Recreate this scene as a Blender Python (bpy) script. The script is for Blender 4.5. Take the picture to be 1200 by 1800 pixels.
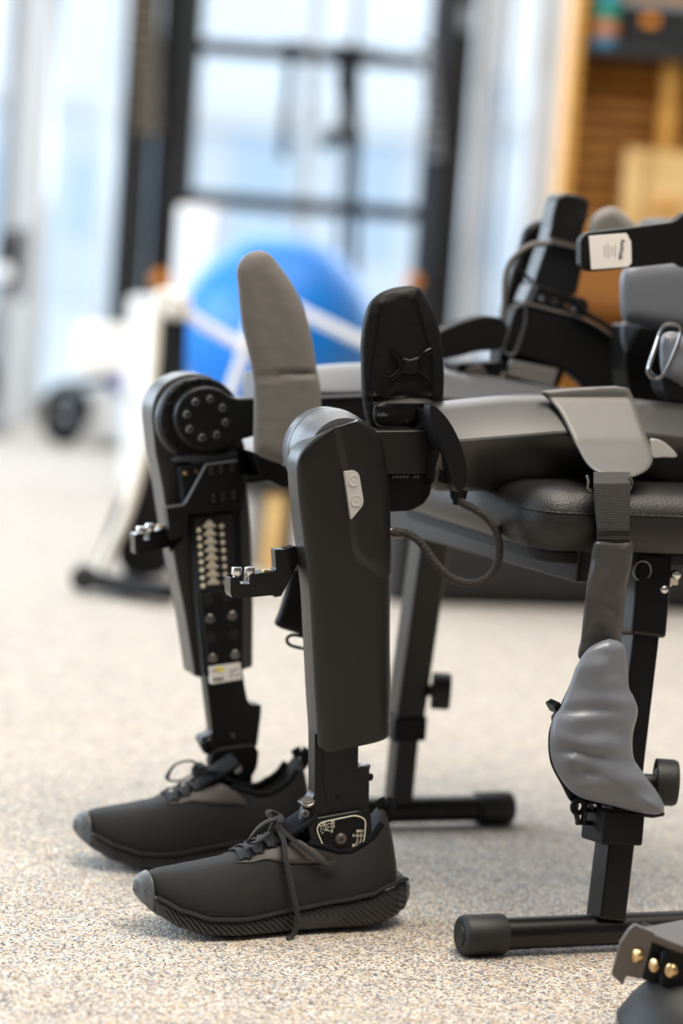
import bpy, bmesh, math, random
from mathutils import Vector as V, Matrix
from mathutils.noise import noise as pnoise
random.seed(4)
PI = math.pi
R = math.radians
for o in list(bpy.data.objects):
    bpy.data.objects.remove(o)
SC = bpy.context.scene
COL = SC.collection

# ------------------------------------------------------------------ camera
FPX, HC = 4200.0, 0.74
pitch, roll, yaw = math.atan(450 / FPX), R(4.2), R(22)
fw = V((0, math.cos(pitch), -math.sin(pitch)))
r0 = V((1, 0, 0)); u0 = r0.cross(fw)
CR = r0 * math.cos(roll) + u0 * math.sin(roll)
CU = -r0 * math.sin(roll) + u0 * math.cos(roll)
CP = V((0, 0, HC))
cd = bpy.data.cameras.new('camera')
cam = bpy.data.objects.new('camera', cd)
COL.objects.link(cam)
cam.matrix_world = Matrix.Translation(CP) @ Matrix(((CR.x, CU.x, -fw.x), (CR.y, CU.y, -fw.y), (CR.z, CU.z, -fw.z))).to_4x4()
cd.sensor_fit = 'VERTICAL'; cd.sensor_height = 36; cd.sensor_width = 24
cd.lens = FPX / 50.0
cd.clip_start = 0.05; cd.clip_end = 200
cd.dof.use_dof = True
cd.dof.focus_distance = 2.54
cd.dof.aperture_fstop = 2.15
SC.camera = cam
SC.view_settings.view_transform = 'Standard'
SC.view_settings.look = 'None'
SC.view_settings.gamma = 1
SC.view_settings.use_curve_mapping = False
SC.view_settings.exposure = -0.12

# ------------------------------------------------------------------ light
W = bpy.data.worlds.new('world'); SC.world = W; W.use_nodes = True
wn, wl_ = W.node_tree.nodes, W.node_tree.links
bg = wn['Background']; bg.inputs[1].default_value = 1.65
tc = wn.new('ShaderNodeTexCoord'); nz = wn.new('ShaderNodeTexNoise'); rp = wn.new('ShaderNodeValToRGB')
nz.inputs['Scale'].default_value = 9; nz.inputs['Detail'].default_value = 2
wl_.new(tc.outputs['Generated'], nz.inputs['Vector']); wl_.new(nz.outputs['Fac'], rp.inputs['Fac']); wl_.new(rp.outputs['Color'], bg.inputs['Color'])
rp.color_ramp.elements[0].position = .38; rp.color_ramp.elements[0].color = (.76, .87, .99, 1)
rp.color_ramp.elements[1].position = .6; rp.color_ramp.elements[1].color = (.93, .97, 1, 1)

def area(name, loc, rot, sx, sy, p, c):
    ld = bpy.data.lights.new(name, 'AREA'); ld.shape = 'RECTANGLE'; ld.size = sx; ld.size_y = sy; ld.energy = p; ld.color = c
    o = bpy.data.objects.new(name, ld); COL.objects.link(o); o.location = loc; o.rotation_euler = rot
    return o
area('ceiling_lamp', (0.7, 2.15, 3.05), (0, 0, 0), 1.8, 1.8, 150, (1, .91, .80))
area('ceiling_lamp', (-0.6, 6.0, 3.05), (0, 0, 0), 3.5, 3.0, 85, (1, .95, .90))
area('window_daylight', (-3.8, 4.6, 1.7), (0, R(-80), 0), 2.4, 6.0, 300, (.70, .85, 1))
area('window_daylight', (0.0, 9.2, 1.9), (R(-70), 0, 0), 5.0, 2.2, 120, (.80, .90, 1))

# ------------------------------------------------------------------ picture -> place
def ray(x, y): return fw + CR * ((x - 600) / FPX) - CU * ((y - 900) / FPX)
A = V((-math.cos(yaw), -math.sin(yaw), 0))       # forward of the exoskeleton (towards its toes)
L = V((-math.sin(yaw), math.cos(yaw), 0))        # from the near leg to the far leg
UZ = V((0, 0, 1))
def YP(x, y, Y):
    d = ray(x, y); return CP + d * (Y / d.y)
def GR(x, y, z=0.0):
    d = ray(x, y); return CP + d * ((z - HC) / d.z)
O = YP(608, 802, 2.565)
def EX(x, y, b):
    d = ray(x, y); return CP + d * (((O - CP).dot(L) + b) / d.dot(L))
def AB(a, b, z):
    return V((O.x, O.y, 0)) + A * a + L * b + UZ * z
def la(p): return (p - O).dot(A)

# ------------------------------------------------------------------ materials
def lin(c):
    r = [(v / 255.0) for v in c]
    return tuple((v / 12.92 if v <= .04045 else ((v + .055) / 1.055) ** 2.4) for v in r) + (1,)
def mat(name, col, rough=.5, metal=0.0, bump=None, var=0.0, sheen=0.0, spec=None, coat=0.0):
    m = bpy.data.materials.new(name); m.use_nodes = True
    n, l = m.node_tree.nodes, m.node_tree.links
    p = n['Principled BSDF']
    c = lin(col) if max(col) > 1.001 else tuple(col) + (1,)
    p.inputs['Base Color'].default_value = c
    p.inputs['Roughness'].default_value = rough; p.inputs['Metallic'].default_value = metal
    if spec is not None: p.inputs['Specular IOR Level'].default_value = spec
    if sheen: p.inputs['Sheen Weight'].default_value = sheen
    if coat: p.inputs['Coat Weight'].default_value = coat; p.inputs['Coat Roughness'].default_value = .3
    t = n.new('ShaderNodeTexCoord')
    if bump:
        kind, sc, st = bump
        if kind == 'noise':
            x = n.new('ShaderNodeTexNoise'); x.inputs['Detail'].default_value = 4; out = x.outputs['Fac']
        elif kind == 'vor':
            x = n.new('ShaderNodeTexVoronoi'); out = x.outputs['Distance']
        else:
            x = n.new('ShaderNodeTexWave'); x.bands_direction = kind; out = x.outputs['Fac']
            x.inputs['Distortion'].default_value = .6
        x.inputs['Scale'].default_value = sc
        l.new(t.outputs['Object'], x.inputs['Vector'])
        b = n.new('ShaderNodeBump'); b.inputs['Strength'].default_value = st; b.inputs['Distance'].default_value = .002
        l.new(out, b.inputs['Height']); l.new(b.outputs['Normal'], p.inputs['Normal'])
    if var:
        x = n.new('ShaderNodeTexNoise'); x.inputs['Scale'].default_value = 6; x.inputs['Detail'].default_value = 3
        l.new(t.outputs['Object'], x.inputs['Vector'])
        mx = n.new('ShaderNodeMapRange'); mx.inputs['To Min'].default_value = rough - var; mx.inputs['To Max'].default_value = rough + var
        l.new(x.outputs['Fac'], mx.inputs['Value']); l.new(mx.outputs['Result'], p.inputs['Roughness'])
    return m
M = {}
M['cover'] = mat('satin_black_plastic', (.0065, .0058, .0054), .36, var=.04, bump=('noise', 900, .04))
M['cover3'] = mat('thigh_shell_plastic', (.012, .011, .010), .40, bump=('noise', 900, .04), coat=.6)
M['shell'] = mat('lit_shell_plastic', (.045, .042, .041), .34, bump=('noise', 900, .03))  # cover plastic lightened: light on the far shin is in its colour
M['cover2'] = mat('satin_panel_plastic', (.009, .0087, .0092), .33, bump=('noise', 900, .04))
M['drum'] = mat('window_lit_plastic', (.085, .09, .10), .34, bump=('noise', 900, .03))  # raised and tinted blue: the knee's window highlight is in the colour
M['black'] = mat('black_anodised_metal', (.004, .004, .0045), .40, .0, spec=.35, bump=('noise', 700, .05))
M['blackm'] = mat('matt_black_plastic', (.0035, .0035, .004), .6, spec=.25, bump=('noise', 500, .06))
M['gloss'] = mat('gloss_black_metal', (.004, .004, .0042), .2, .0, spec=.3, bump=('noise', 300, .02))
M['tube'] = mat('powder_coated_steel', (.005, .0045, .0045), .33, .0, spec=.4, bump=('noise', 1200, .08))
M['rubber'] = mat('black_rubber', (.012, .012, .012), .55, bump=('noise', 800, .1))
M['chrome'] = mat('bright_steel', (.75, .74, .72), .22, 1, bump=('noise', 400, .02))
M['brass'] = mat('brass', (.62, .42, .2), .3, 1, bump=('noise', 400, .02))
M['nickel'] = mat('pale_nickel', (.80, .74, .60), .45, .55, bump=('noise', 400, .02))
M['screw'] = mat('dark_steel_screw', (.26, .25, .24), .3, .95, bump=('noise', 400, .02))
M['hole'] = mat('dark_recess', (.004, .004, .004), .7, bump=('noise', 300, .02))
M['light'] = mat('pale_grey_plastic', (.52, .51, .49), .4, bump=('noise', 700, .02))
M['pad'] = mat('grey_neoprene', (.155, .143, .13), .62, bump=('noise', 260, .12), sheen=.1)
M['padblk'] = mat('black_nylon', (.004, .0035, .0035), .5, spec=.25, bump=('noise', 420, .25))
M['vinyl'] = mat('grey_coated_fabric', (.112, .107, .102), .40, bump=('noise', 60, .15))
M['vinyl2'] = mat('slate_coated_fabric', (.165, .178, .205), .32, bump=('noise', 60, .18))
M['strapf'] = mat('dark_coated_fabric', (.05, .048, .047), .36, bump=('noise', 90, .25))
M['web'] = mat('charcoal_webbing', (.026, .025, .025), .7, bump=('Z', 160, .5))
M['leather'] = mat('black_leatherette', (.0085, .0078, .0078), .40, bump=('vor', 700, .25))
M['cable'] = mat('braided_sleeve', (.035, .030, .028), .6, bump=('vor', 600, .9))
M['label'] = mat('white_label', (.82, .79, .76), .7, bump=('noise', 80, .1))
M['ink'] = mat('grey_print', (.22, .20, .2), .7, bump=('noise', 80, .02))
M['inkd'] = mat('dark_print', (.03, .03, .03), .7, bump=('noise', 80, .02))
M['cream'] = mat('cream_print', (.80, .77, .62), .6, bump=('noise', 80, .02))
M['yellow'] = mat('yellow_print', (.85, .72, .08), .6, bump=('noise', 80, .02))
M['labelg'] = mat('grey_label', (.14, .135, .13), .5, bump=('noise', 80, .02))
M['knit'] = mat('black_knit', (.009, .0085, .0085), .85, bump=('Z', 250, .22), sheen=.05)
M['lining'] = mat('black_lining', (.006, .007, .009), .85, spec=.2, bump=('noise', 600, .3))
M['sole'] = mat('charcoal_foam', (.028, .028, .030), .34, bump=('noise', 500, .08))
M['toe'] = mat('slate_rubber', (.085, .09, .095), .4, bump=('noise', 500, .05))
M['stay'] = mat('grey_overlay', (.055, .047, .042), .55, bump=('noise', 500, .05))
M['lace'] = mat('black_lace', (.012, .011, .012), .8, bump=('X', 300, .5), sheen=.15)
M['white'] = mat('white_paint', (.86, .85, .83), .5, bump=('noise', 20, .02))
M['creamp'] = mat('cream_plastic', (.82, .76, .66), .45, bump=('noise', 20, .02))
M['wall'] = mat('wall_paint', (.75, .74, .72), .7, bump=('noise', 40, .05))
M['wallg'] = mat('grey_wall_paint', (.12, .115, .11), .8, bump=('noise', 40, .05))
M['mull'] = mat('aluminium_frame', (.55, .54, .53), .45, .2, bump=('noise', 40, .02))
M['rack'] = mat('rack_steel', (.006, .0055, .0055), .5, spec=.3, bump=('noise', 200, .05))
M['rackb'] = mat('rack_steel_blue', (.018, .026, .038), .45, bump=('noise', 200, .05))
M['blue'] = mat('blue_vinyl', (.0, .17, .60), .32, bump=('noise', 40, .02))
M['dgrey'] = mat('dark_laminate', (.014, .0135, .014), .5, bump=('noise', 30, .03))
M['orange'] = mat('orange_plastic', (.80, .26, .01), .4, bump=('noise', 30, .02))
M['purple'] = mat('violet_plastic', (.12, .10, .30), .5, bump=('noise', 30, .02))
M['teal'] = mat('blue_plastic', (.06, .35, .62), .4, bump=('noise', 30, .02))
M['green'] = mat('green_plastic', (.03, .35, .22), .4, bump=('noise', 30, .02))
M['grey'] = mat('mid_grey_plastic', (.22, .22, .23), .5, bump=('noise', 30, .02))
M['bronze'] = mat('bronze_grey_metal', (.11, .095, .085), .42, .2, bump=('noise', 200, .05))
M['wheel'] = mat('weight_plate', (.085, .06, .033), .5, bump=('noise', 30, .02))
M['pale'] = mat('pale_render', (.82, .86, .90), .8, bump=('noise', 3, .02))

def wood(name, c0, c1, scale=1.0):
    m = bpy.data.materials.new(name); m.use_nodes = True
    n, l = m.node_tree.nodes, m.node_tree.links; p = n['Principled BSDF']
    t = n.new('ShaderNodeTexCoord'); mp = n.new('ShaderNodeMapping'); x = n.new('ShaderNodeTexNoise'); r = n.new('ShaderNodeValToRGB')
    mp.inputs['Scale'].default_value = (1.5 * scale, 1.5 * scale, 14 * scale); x.inputs['Scale'].default_value = 3; x.inputs['Detail'].default_value = 6
    l.new(t.outputs['Object'], mp.inputs['Vector']); l.new(mp.outputs['Vector'], x.inputs['Vector']); l.new(x.outputs['Fac'], r.inputs['Fac'])
    r.color_ramp.elements[0].color = c0 + (1,); r.color_ramp.elements[1].color = c1 + (1,)
    r.color_ramp.elements[0].position = .35; r.color_ramp.elements[1].position = .65
    l.new(r.outputs['Color'], p.inputs['Base Color']); p.inputs['Roughness'].default_value = .5
    return m
M['wood'] = wood('amber_wood', (.50, .22, .03), (.75, .38, .07))
M['woodl'] = wood('light_oak', (.66, .40, .14), (.82, .55, .24))
M['woodd'] = wood('walnut_wood', (.20, .065, .006), (.32, .12, .015))

def carpet():
    m = bpy.data.materials.new('speckled_carpet'); m.use_nodes = True
    n, l = m.node_tree.nodes, m.node_tree.links; p = n['Principled BSDF']
    t = n.new('ShaderNodeTexCoord'); v = n.new('ShaderNodeTexVoronoi'); v.inputs['Scale'].default_value = 420
    v.inputs['Randomness'].default_value = 1
    l.new(t.outputs['Object'], v.inputs['Vector'])
    s = n.new('ShaderNodeSeparateColor'); l.new(v.outputs['Color'], s.inputs['Color'])
    r = n.new('ShaderNodeValToRGB'); cr = r.color_ramp; cr.interpolation = 'CONSTANT'
    cols = [(0, (.05, .045, .045)), (.12, (.22, .22, .27)), (.2, (.52, .33, .17)), (.33, (.70, .54, .37)), (.52, (.86, .75, .59)), (.72, (.97, .92, .83)), (.90, (.36, .36, .42))]
    cr.elements[0].position = 0; cr.elements[0].color = cols[0][1] + (1,)
    cr.elements[1].position = cols[1][0]; cr.elements[1].color = cols[1][1] + (1,)
    for q, c in cols[2:]:
        e = cr.elements.new(q); e.color = c + (1,)
    l.new(s.outputs['Red'], r.inputs['Fac'])
    x = n.new('ShaderNodeTexNoise'); x.inputs['Scale'].default_value = 22; x.inputs['Detail'].default_value = 5; x.inputs['Roughness'].default_value = .7
    l.new(t.outputs['Object'], x.inputs['Vector'])
    r2 = n.new('ShaderNodeValToRGB'); r2.color_ramp.elements[0].position = .35; r2.color_ramp.elements[0].color = (.74, .75, .78, 1)
    r2.color_ramp.elements[1].position = .62; r2.color_ramp.elements[1].color = (.93, .935, .925, 1)
    l.new(x.outputs['Fac'], r2.inputs['Fac'])
    mx = n.new('ShaderNodeMix'); mx.data_type = 'RGBA'; mx.blend_type = 'MULTIPLY'; mx.inputs[0].default_value = 1
    l.new(r.outputs['Color'], mx.inputs[6]); l.new(r2.outputs['Color'], mx.inputs[7]); l.new(mx.outputs[2], p.inputs['Base Color'])
    p.inputs['Roughness'].default_value = .9; p.inputs['Sheen Weight'].default_value = .3
    b = n.new('ShaderNodeBump'); b.inputs['Strength'].default_value = .8; b.inputs['Distance'].default_value = .003
    l.new(v.outputs['Distance'], b.inputs['Height']); l.new(b.outputs['Normal'], p.inputs['Normal'])
    return m
M['carpet'] = carpet()
def glass():
    m = bpy.data.materials.new('window_glass'); m.use_nodes = True
    n, l = m.node_tree.nodes, m.node_tree.links
    n.remove(n['Principled BSDF'])
    a = n.new('ShaderNodeBsdfTransparent'); g = n.new('ShaderNodeBsdfGlossy'); g.inputs['Roughness'].default_value = .02
    a.inputs['Color'].default_value = (.95, .98, 1, 1)
    x = n.new('ShaderNodeMixShader'); x.inputs[0].default_value = .06
    l.new(a.outputs[0], x.inputs[1]); l.new(g.outputs[0], x.inputs[2]); l.new(x.outputs[0], n['Material Output'].inputs['Surface'])
    return m
M['glass'] = glass()

# ------------------------------------------------------------------ building helpers
WLOC = {}
def thing(name, label, cat, loc, group=None):
    o = bpy.data.objects.new(name, None); COL.objects.link(o); o.location = loc; o.empty_display_size = .05
    o['label'] = label; o['category'] = cat
    if group: o['group'] = group
    WLOC[o.name] = V(loc)
    return o
def mk(name, bm, m, parent=None, bev=0, seg=3, sub=0, label=None, cat=None, kind=None, smooth=True, ang=35, group=None):
    me = bpy.data.meshes.new(name)
    bmesh.ops.recalc_face_normals(bm, faces=bm.faces)
    bm.to_mesh(me); bm.free()
    o = bpy.data.objects.new(name, me); COL.objects.link(o)
    if parent is None:
        xs = [v.co for v in me.vertices]
        c = V((sum(v.x for v in xs) / len(xs), sum(v.y for v in xs) / len(xs), min(v.z for v in xs)))
        o.location = c; WLOC[o.name] = c; base = c
    else:
        o.parent = parent; base = WLOC[parent.name]; WLOC[o.name] = base
    me.transform(Matrix.Translation(-base))
    me.materials.append(m)
    if smooth:
        me.polygons.foreach_set('use_smooth', [True] * len(me.polygons))
        if not bev and not sub: me.set_sharp_from_angle(angle=R(ang))
    if bev:
        b = o.modifiers.new('Bevel', 'BEVEL'); b.width = bev; b.segments = seg; b.limit_method = 'ANGLE'; b.angle_limit = R(30)
        b.miter_outer = 'MITER_ARC'
        w = o.modifiers.new('WeightedNormal', 'WEIGHTED_NORMAL'); w.keep_sharp = True
    if sub:
        s = o.modifiers.new('Subdivision', 'SUBSURF'); s.levels = sub; s.render_levels = sub
    if label: o['label'] = label
    if cat: o['category'] = cat
    if kind: o['kind'] = kind
    if group: o['group'] = group
    return o
def B(): return bmesh.new()
def face(bm, vs):
    try: return bm.faces.new(vs)
    except ValueError: return None
def prism_w(bm, front, off):
    a = [bm.verts.new(p) for p in front]; b = [bm.verts.new(p + off) for p in front]
    face(bm, a); face(bm, b[::-1]); n = len(a)
    for i in range(n): face(bm, [a[i], b[i], b[(i + 1) % n], a[(i + 1) % n]])
    return bm
def prism(pts, b0, b1, bm=None):
    """outline traced on the vertical plane b0 of the exoskeleton, extruded to b1"""
    return prism_w(bm or B(), [EX(x, y, b0) for x, y in pts], L * (b1 - b0))
def prismY(pts, Y, d, bm=None):
    return prism_w(bm or B(), [YP(x, y, Y) for x, y in pts], V((0, d, 0)))
def cat_(p, n=6, closed=True):
    """catmull-rom through 2-D or 3-D points"""
    p = [V(q) for q in p]; N = len(p); out = []
    rng = range(N if closed else N - 1)
    for i in rng:
        if closed: a, b, c, d = p[i - 1], p[i], p[(i + 1) % N], p[(i + 2) % N]
        else: a, b, c, d = p[max(i - 1, 0)], p[i], p[i + 1], p[min(i + 2, N - 1)]
        for k in range(n):
            t = k / n
            out.append(.5 * ((2 * b) + (c - a) * t + (2 * a - 5 * b + 4 * c - d) * t * t + (3 * b - a - 3 * c + d) * t ** 3))
    if not closed: out.append(p[-1])
    return out
def rc(pts, r=4, n=4):
    """polygon with rounded corners, radius in the units of the points; a point may carry its own radius"""
    out = []; N = len(pts)
    P = [V(q[:2]) for q in pts]
    for i in range(N):
        rr = pts[i][2] if len(pts[i]) > 2 else r
        a, b, c = P[i - 1], P[i], P[(i + 1) % N]
        d0 = a - b; d1 = c - b
        k0 = min(rr, d0.length * .45); k1 = min(rr, d1.length * .45)
        if rr <= 0 or d0.length < 1e-6 or d1.length < 1e-6: out.append(b); continue
        s = b + d0.normalized() * k0; e = b + d1.normalized() * k1
        for k in range(n + 1):
            t = k / n
            out.append(s * (1 - t) ** 2 + b * 2 * t * (1 - t) + e * t * t)
    return out
def box(bm, c, ex, ey, ez, sx, sy, sz):
    """box from centre, three unit axes and full sizes"""
    c = V(c); vs = []
    for i in (-.5, .5):
        for j in (-.5, .5):
            for k in (-.5, .5):
                vs.append(bm.verts.new(c + ex * (sx * i) + ey * (sy * j) + ez * (sz * k)))
    for f in ((0, 1, 3, 2), (4, 6, 7, 5), (0, 4, 5, 1), (2, 3, 7, 6), (0, 2, 6, 4), (1, 5, 7, 3)):
        face(bm, [vs[i] for i in f])
    return bm
def wbox(bm, x0, y0, z0, x1, y1, z1):
    return box(bm, ((x0 + x1) / 2, (y0 + y1) / 2, (z0 + z1) / 2), V((1, 0, 0)), V((0, 1, 0)), UZ, abs(x1 - x0), abs(y1 - y0), abs(z1 - z0))
def beam(bm, p0, p1, w, h, up=None, over=0):
    p0, p1 = V(p0), V(p1); d = (p1 - p0); ln = d.length; d.normalize()
    up = up or UZ
    s = d.cross(up).normalized(); u = s.cross(d).normalized()
    return box(bm, (p0 + p1) / 2, d, s, u, ln + over, w, h)
def loft(bm, rings, caps=True, close=True):
    R_ = [[bm.verts.new(p) for p in r] for r in rings]
    n = len(R_[0])
    for a, b in zip(R_, R_[1:]):
        for i in range(n if close else n - 1):
            face(bm, [a[i], a[(i + 1) % n], b[(i + 1) % n], b[i]])
    if caps and close:
        face(bm, R_[0][::-1]); face(bm, R_[-1])
    return bm
def lathe(bm, o, ax, prof, n=32):
    """prof: (t, r) along the axis from o"""
    o = V(o); ax = V(ax).normalized()
    s = ax.cross(UZ if abs(ax.z) < .9 else V((1, 0, 0))).normalized(); u = s.cross(ax)
    return loft(bm, [[o + ax * t + (s * math.cos(2 * PI * k / n) + u * math.sin(2 * PI * k / n)) * max(r, 1e-5) for k in range(n)] for t, r in prof])
def disc(bm, o, ax, r, h, bv=None, n=32):
    bv = bv if bv is not None else min(r, h) * .2
    q = [(0, r - bv), (bv * .3, r - bv * .3), (bv, r), (h - bv, r), (h - bv * .3, r - bv * .3), (h, r - bv)]
    return lathe(bm, o, ax, q, n)
def tube(bm, pts, rx, ry=None, up=None, n=12, closed=False, flat=2.0):
    pts = [V(p) for p in pts]; N = len(pts); rings = []; prev = None
    for i, p in enumerate(pts):
        if closed: t = (pts[(i + 1) % N] - pts[i - 1])
        else: t = pts[min(i + 1, N - 1)] - pts[max(i - 1, 0)]
        t.normalize()
        if up is not None:
            s = t.cross(V(up)); s = s.normalized() if s.length > 1e-5 else prev
        elif prev is None:
            s = t.cross(UZ if abs(t.z) < .9 else V((1, 0, 0))).normalized()
        else:
            s = (prev - t * prev.dot(t)).normalized()
        prev = s; u = t.cross(s).normalized()
        ax = rx[i] if isinstance(rx, (list, tuple)) else rx
        ay = (ry[i] if isinstance(ry, (list, tuple)) else ry) if ry is not None else ax
        ring = []
        for k in range(n):
            a = 2 * PI * k / n; c, d = math.cos(a), math.sin(a); e = 2 / flat
            ring.append(p + s * (ax * math.copysign(abs(c) ** e, c)) + u * (ay * math.copysign(abs(d) ** e, d)))
        rings.append(ring)
    if closed:
        rings.append(rings[0]); loft(bm, rings, caps=False)
        bmesh.ops.remove_doubles(bm, verts=bm.verts, dist=1e-7)
    else: loft(bm, rings)
    return bm
def near_on(poly, p):
    best = None
    for a, b in zip(poly, poly[1:]):
        d = b - a; t = max(0, min(1, (p - a).dot(d) / max(d.length_squared, 1e-9))); q = a + d * t
        if best is None or (q - p).length < best[0]: best = ((q - p).length, q)
    return best[1]
def pad(outline, spine, bfun, T, K=9, back=None, n=5, wr=None, edge=.35):
    """cushion traced in picture points: a welded front and back grid whose height grows with the distance from the rim"""
    out = cat_(outline, n); N = len(out)
    E_ = [(out[i], out[(i + 1) % N]) for i in range(N)]
    ys = [p.y for p in out]; y0, y1 = min(ys) + .02, max(ys) - .02
    def span(y):
        xs = []
        for a, b in E_:
            if (a.y <= y) != (b.y <= y): xs.append(a.x + (b.x - a.x) * (y - a.y) / (b.y - a.y))
        return (min(xs), max(xs)) if xs else None
    def dist(x, y):
        p = V((x, y)); m = 1e9
        for a, b in E_:
            d = b - a; t = max(0, min(1, (p - a).dot(d) / max(d.length_squared, 1e-9))); m = min(m, (a + d * t - p).length_squared)
        return m ** .5
    hgt = y1 - y0; rows_n = max(14, min(64, int(hgt / 5))); wid = max(p.x for p in out) - min(p.x for p in out)
    cols_n = max(10, min(36, int(wid / 4.5)))
    G = []
    for r_ in range(rows_n + 1):
        y = y0 + hgt * (.5 - .5 * math.cos(PI * r_ / rows_n)) if rows_n < 30 else y0 + hgt * (.35 * (.5 - .5 * math.cos(PI * r_ / rows_n)) + .65 * r_ / rows_n)
        sp_ = span(y); row = []
        for c_ in range(cols_n + 1):
            u = c_ / cols_n; u = .5 * (.5 - .5 * math.cos(PI * u)) + .5 * u
            x = sp_[0] + (sp_[1] - sp_[0]) * u
            row.append((x, y, 0 if c_ in (0, cols_n) or r_ in (0, rows_n) else dist(x, y)))
        G.append(row)
    dm = max(q[2] for row in G for q in row); D = max(dm * edge * 1.25, 2)
    bm = B()
    for sgn, th in ((1, T), (-1, back if back is not None else T * .5)):
        vs = []
        for row in G:
            vr = []
            for x, y, d in row:
                t = min(1, d / D); h = math.sqrt(max(0, 1 - (1 - t) ** 2)); hh = th * h
                if wr and sgn > 0: hh += wr(x, y) * h
                vr.append(bm.verts.new(EX(x, y, (bfun(x, y) if callable(bfun) else bfun) - sgn * hh)))
            vs.append(vr)
        for a, b in zip(vs, vs[1:]):
            for k in range(cols_n): face(bm, [a[k], a[k + 1], b[k + 1], b[k]])
    bmesh.ops.remove_doubles(bm, verts=bm.verts, dist=2e-6)
    return bm
def screw(parent, c, ax, r, m='screw', name='screw', h=.003, hexr=.5):
    bm = B(); c = V(c); ax = V(ax).normalized()
    lathe(bm, c - ax * h, ax, [(0, r), (h * 1.3, r), (h * 1.6, r * .85), (h * 1.6, r * hexr), (h * .9, r * hexr * .9), (h * .9, 1e-4)], 16)
    return mk(name, bm, M[m], parent)
def torus(bm, c, ax, Rr, r, n=32, m=10):
    ax = V(ax).normalized(); s = ax.cross(UZ if abs(ax.z) < .9 else V((1, 0, 0))).normalized(); u = s.cross(ax)
    pts = [V(c) + (s * math.cos(2 * PI * k / n) + u * math.sin(2 * PI * k / n)) * Rr for k in range(n)]
    return tube(bm, pts, r, n=m, closed=True)
def text(parent, name, s, px, py, hpx, b, m, rot=0, bold=.0, sx=1.0):
    cu = bpy.data.curves.new(name, 'FONT'); cu.body = s; cu.align_x = 'CENTER'; cu.align_y = 'CENTER'; cu.extrude = .01; cu.offset = bold
    o = bpy.data.objects.new(name, cu); COL.objects.link(o)
    me = bpy.data.meshes.new_from_object(o.evaluated_get(bpy.context.evaluated_depsgraph_get()))
    bpy.data.objects.remove(o)
    c = EX(px, py, b); hm = (EX(px, py - hpx, b) - c).length / .72
    X = -A; Z = -L; Y = UZ
    ca, sa = math.cos(rot), math.sin(rot)
    X2 = X * ca + Y * sa; Y2 = -X * sa + Y * ca
    for v in me.vertices:
        v.co = c + X2 * (v.co.x * hm * sx) + Y2 * (v.co.y * hm) + Z * (v.co.z * hm * .3) - WLOC[parent.name]
    t = bpy.data.objects.new(name, me); COL.objects.link(t); t.parent = parent; me.materials.append(m)
    WLOC[t.name] = WLOC[parent.name]
    return t
def line(parent, name, pts, b, w, m, closed=False):
    """printed line / thin raised bead through picture points"""
    bm = B(); tube(bm, [EX(x, y, b) for x, y in pts], w, w * .5, up=L, n=6, closed=closed)
    return mk(name, bm, m, parent)

# ================================================================== SETTING
b = B(); wbox(b, -5, -3, -.05, 5, 9.8, 0)
mk('floor', b, M['carpet'], kind='structure', smooth=False)
b = B(); wbox(b, -5, -3, 3.2, 5, 9.8, 3.3)
mk('ceiling', b, M['wall'], kind='structure', smooth=False)
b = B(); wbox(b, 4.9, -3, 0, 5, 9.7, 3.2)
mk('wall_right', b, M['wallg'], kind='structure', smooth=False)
b = B(); wbox(b, -5, -3, 0, -4.9, 9.7, .35); wbox(b, -5, -3, 2.9, -4.9, 9.7, 3.2); wbox(b, -5, -3, .35, -4.9, .2, 2.9)
for y in (.2, 3.0, 5.8, 8.6): wbox(b, -5, y, .35, -4.9, y + .25, 2.9)
mk('wall_left', b, M['wall'], kind='structure', smooth=False)
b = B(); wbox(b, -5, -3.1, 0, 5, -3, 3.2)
mk('wall_light_block', b, M['wallg'], kind='structure', smooth=False)  # dark unseen wall behind the camera, added to block frontal light
YW = 9.45
b = B(); wbox(b, -4.9, YW, 0, 4.9, YW + .2, .10); wbox(b, -4.9, YW, 2.7, 4.9, YW + .2, 3.2)
mk('wall_back', b, M['wall'], kind='structure', smooth=False)
# facade posts: picture x at the top and at y=400, width in pixels, material
s_ = YW / FPX
posts = [(40, 30, 'grey', .05), (82, 52, 'mull', .16), (205, 14, 'pale', .05), (557, 14, 'mull', .05), (628, 11, 'rackb', .05), (862, 34, 'mull', .08), (899, 10, 'bronze', .05), (978, 62, 'white', .10)]
for i, (x, w, m, d) in enumerate(posts):
    p = YP(x, 0, YW)
    b = B(); wbox(b, p.x - w * s_ / 2, YW - d, 0, p.x + w * s_ / 2, YW + .05, 2.9)
    mk('window_frame', b, M[m], kind='structure', bev=.006).name = 'trim_%d' % (i + 1)
for i, x0 in enumerate((-4.9, -3.3, -1.7, -.1, 1.5, 3.1)):
    b = B(); wbox(b, x0 + .02, YW + .08, .1, x0 + 1.58, YW + .09, 2.7)
    mk('window_%d' % (i + 1), b, M['glass'], kind='structure', smooth=False)
b = B()
for x, m in ((2.1, 0), (3.3, 0), (-2.3, 0), (-3.4, 0)): wbox(b, x - .04, YW - .05, 0, x + .04, YW + .05, 2.9)
mk('trim_9', b, M['mull'], kind='structure', bev=.006)
b = B(); wbox(b, -60, 9.9, -.4, 60, 120, -.3)
mk('ground', b, M['pale'], kind='structure', smooth=False)

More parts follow.
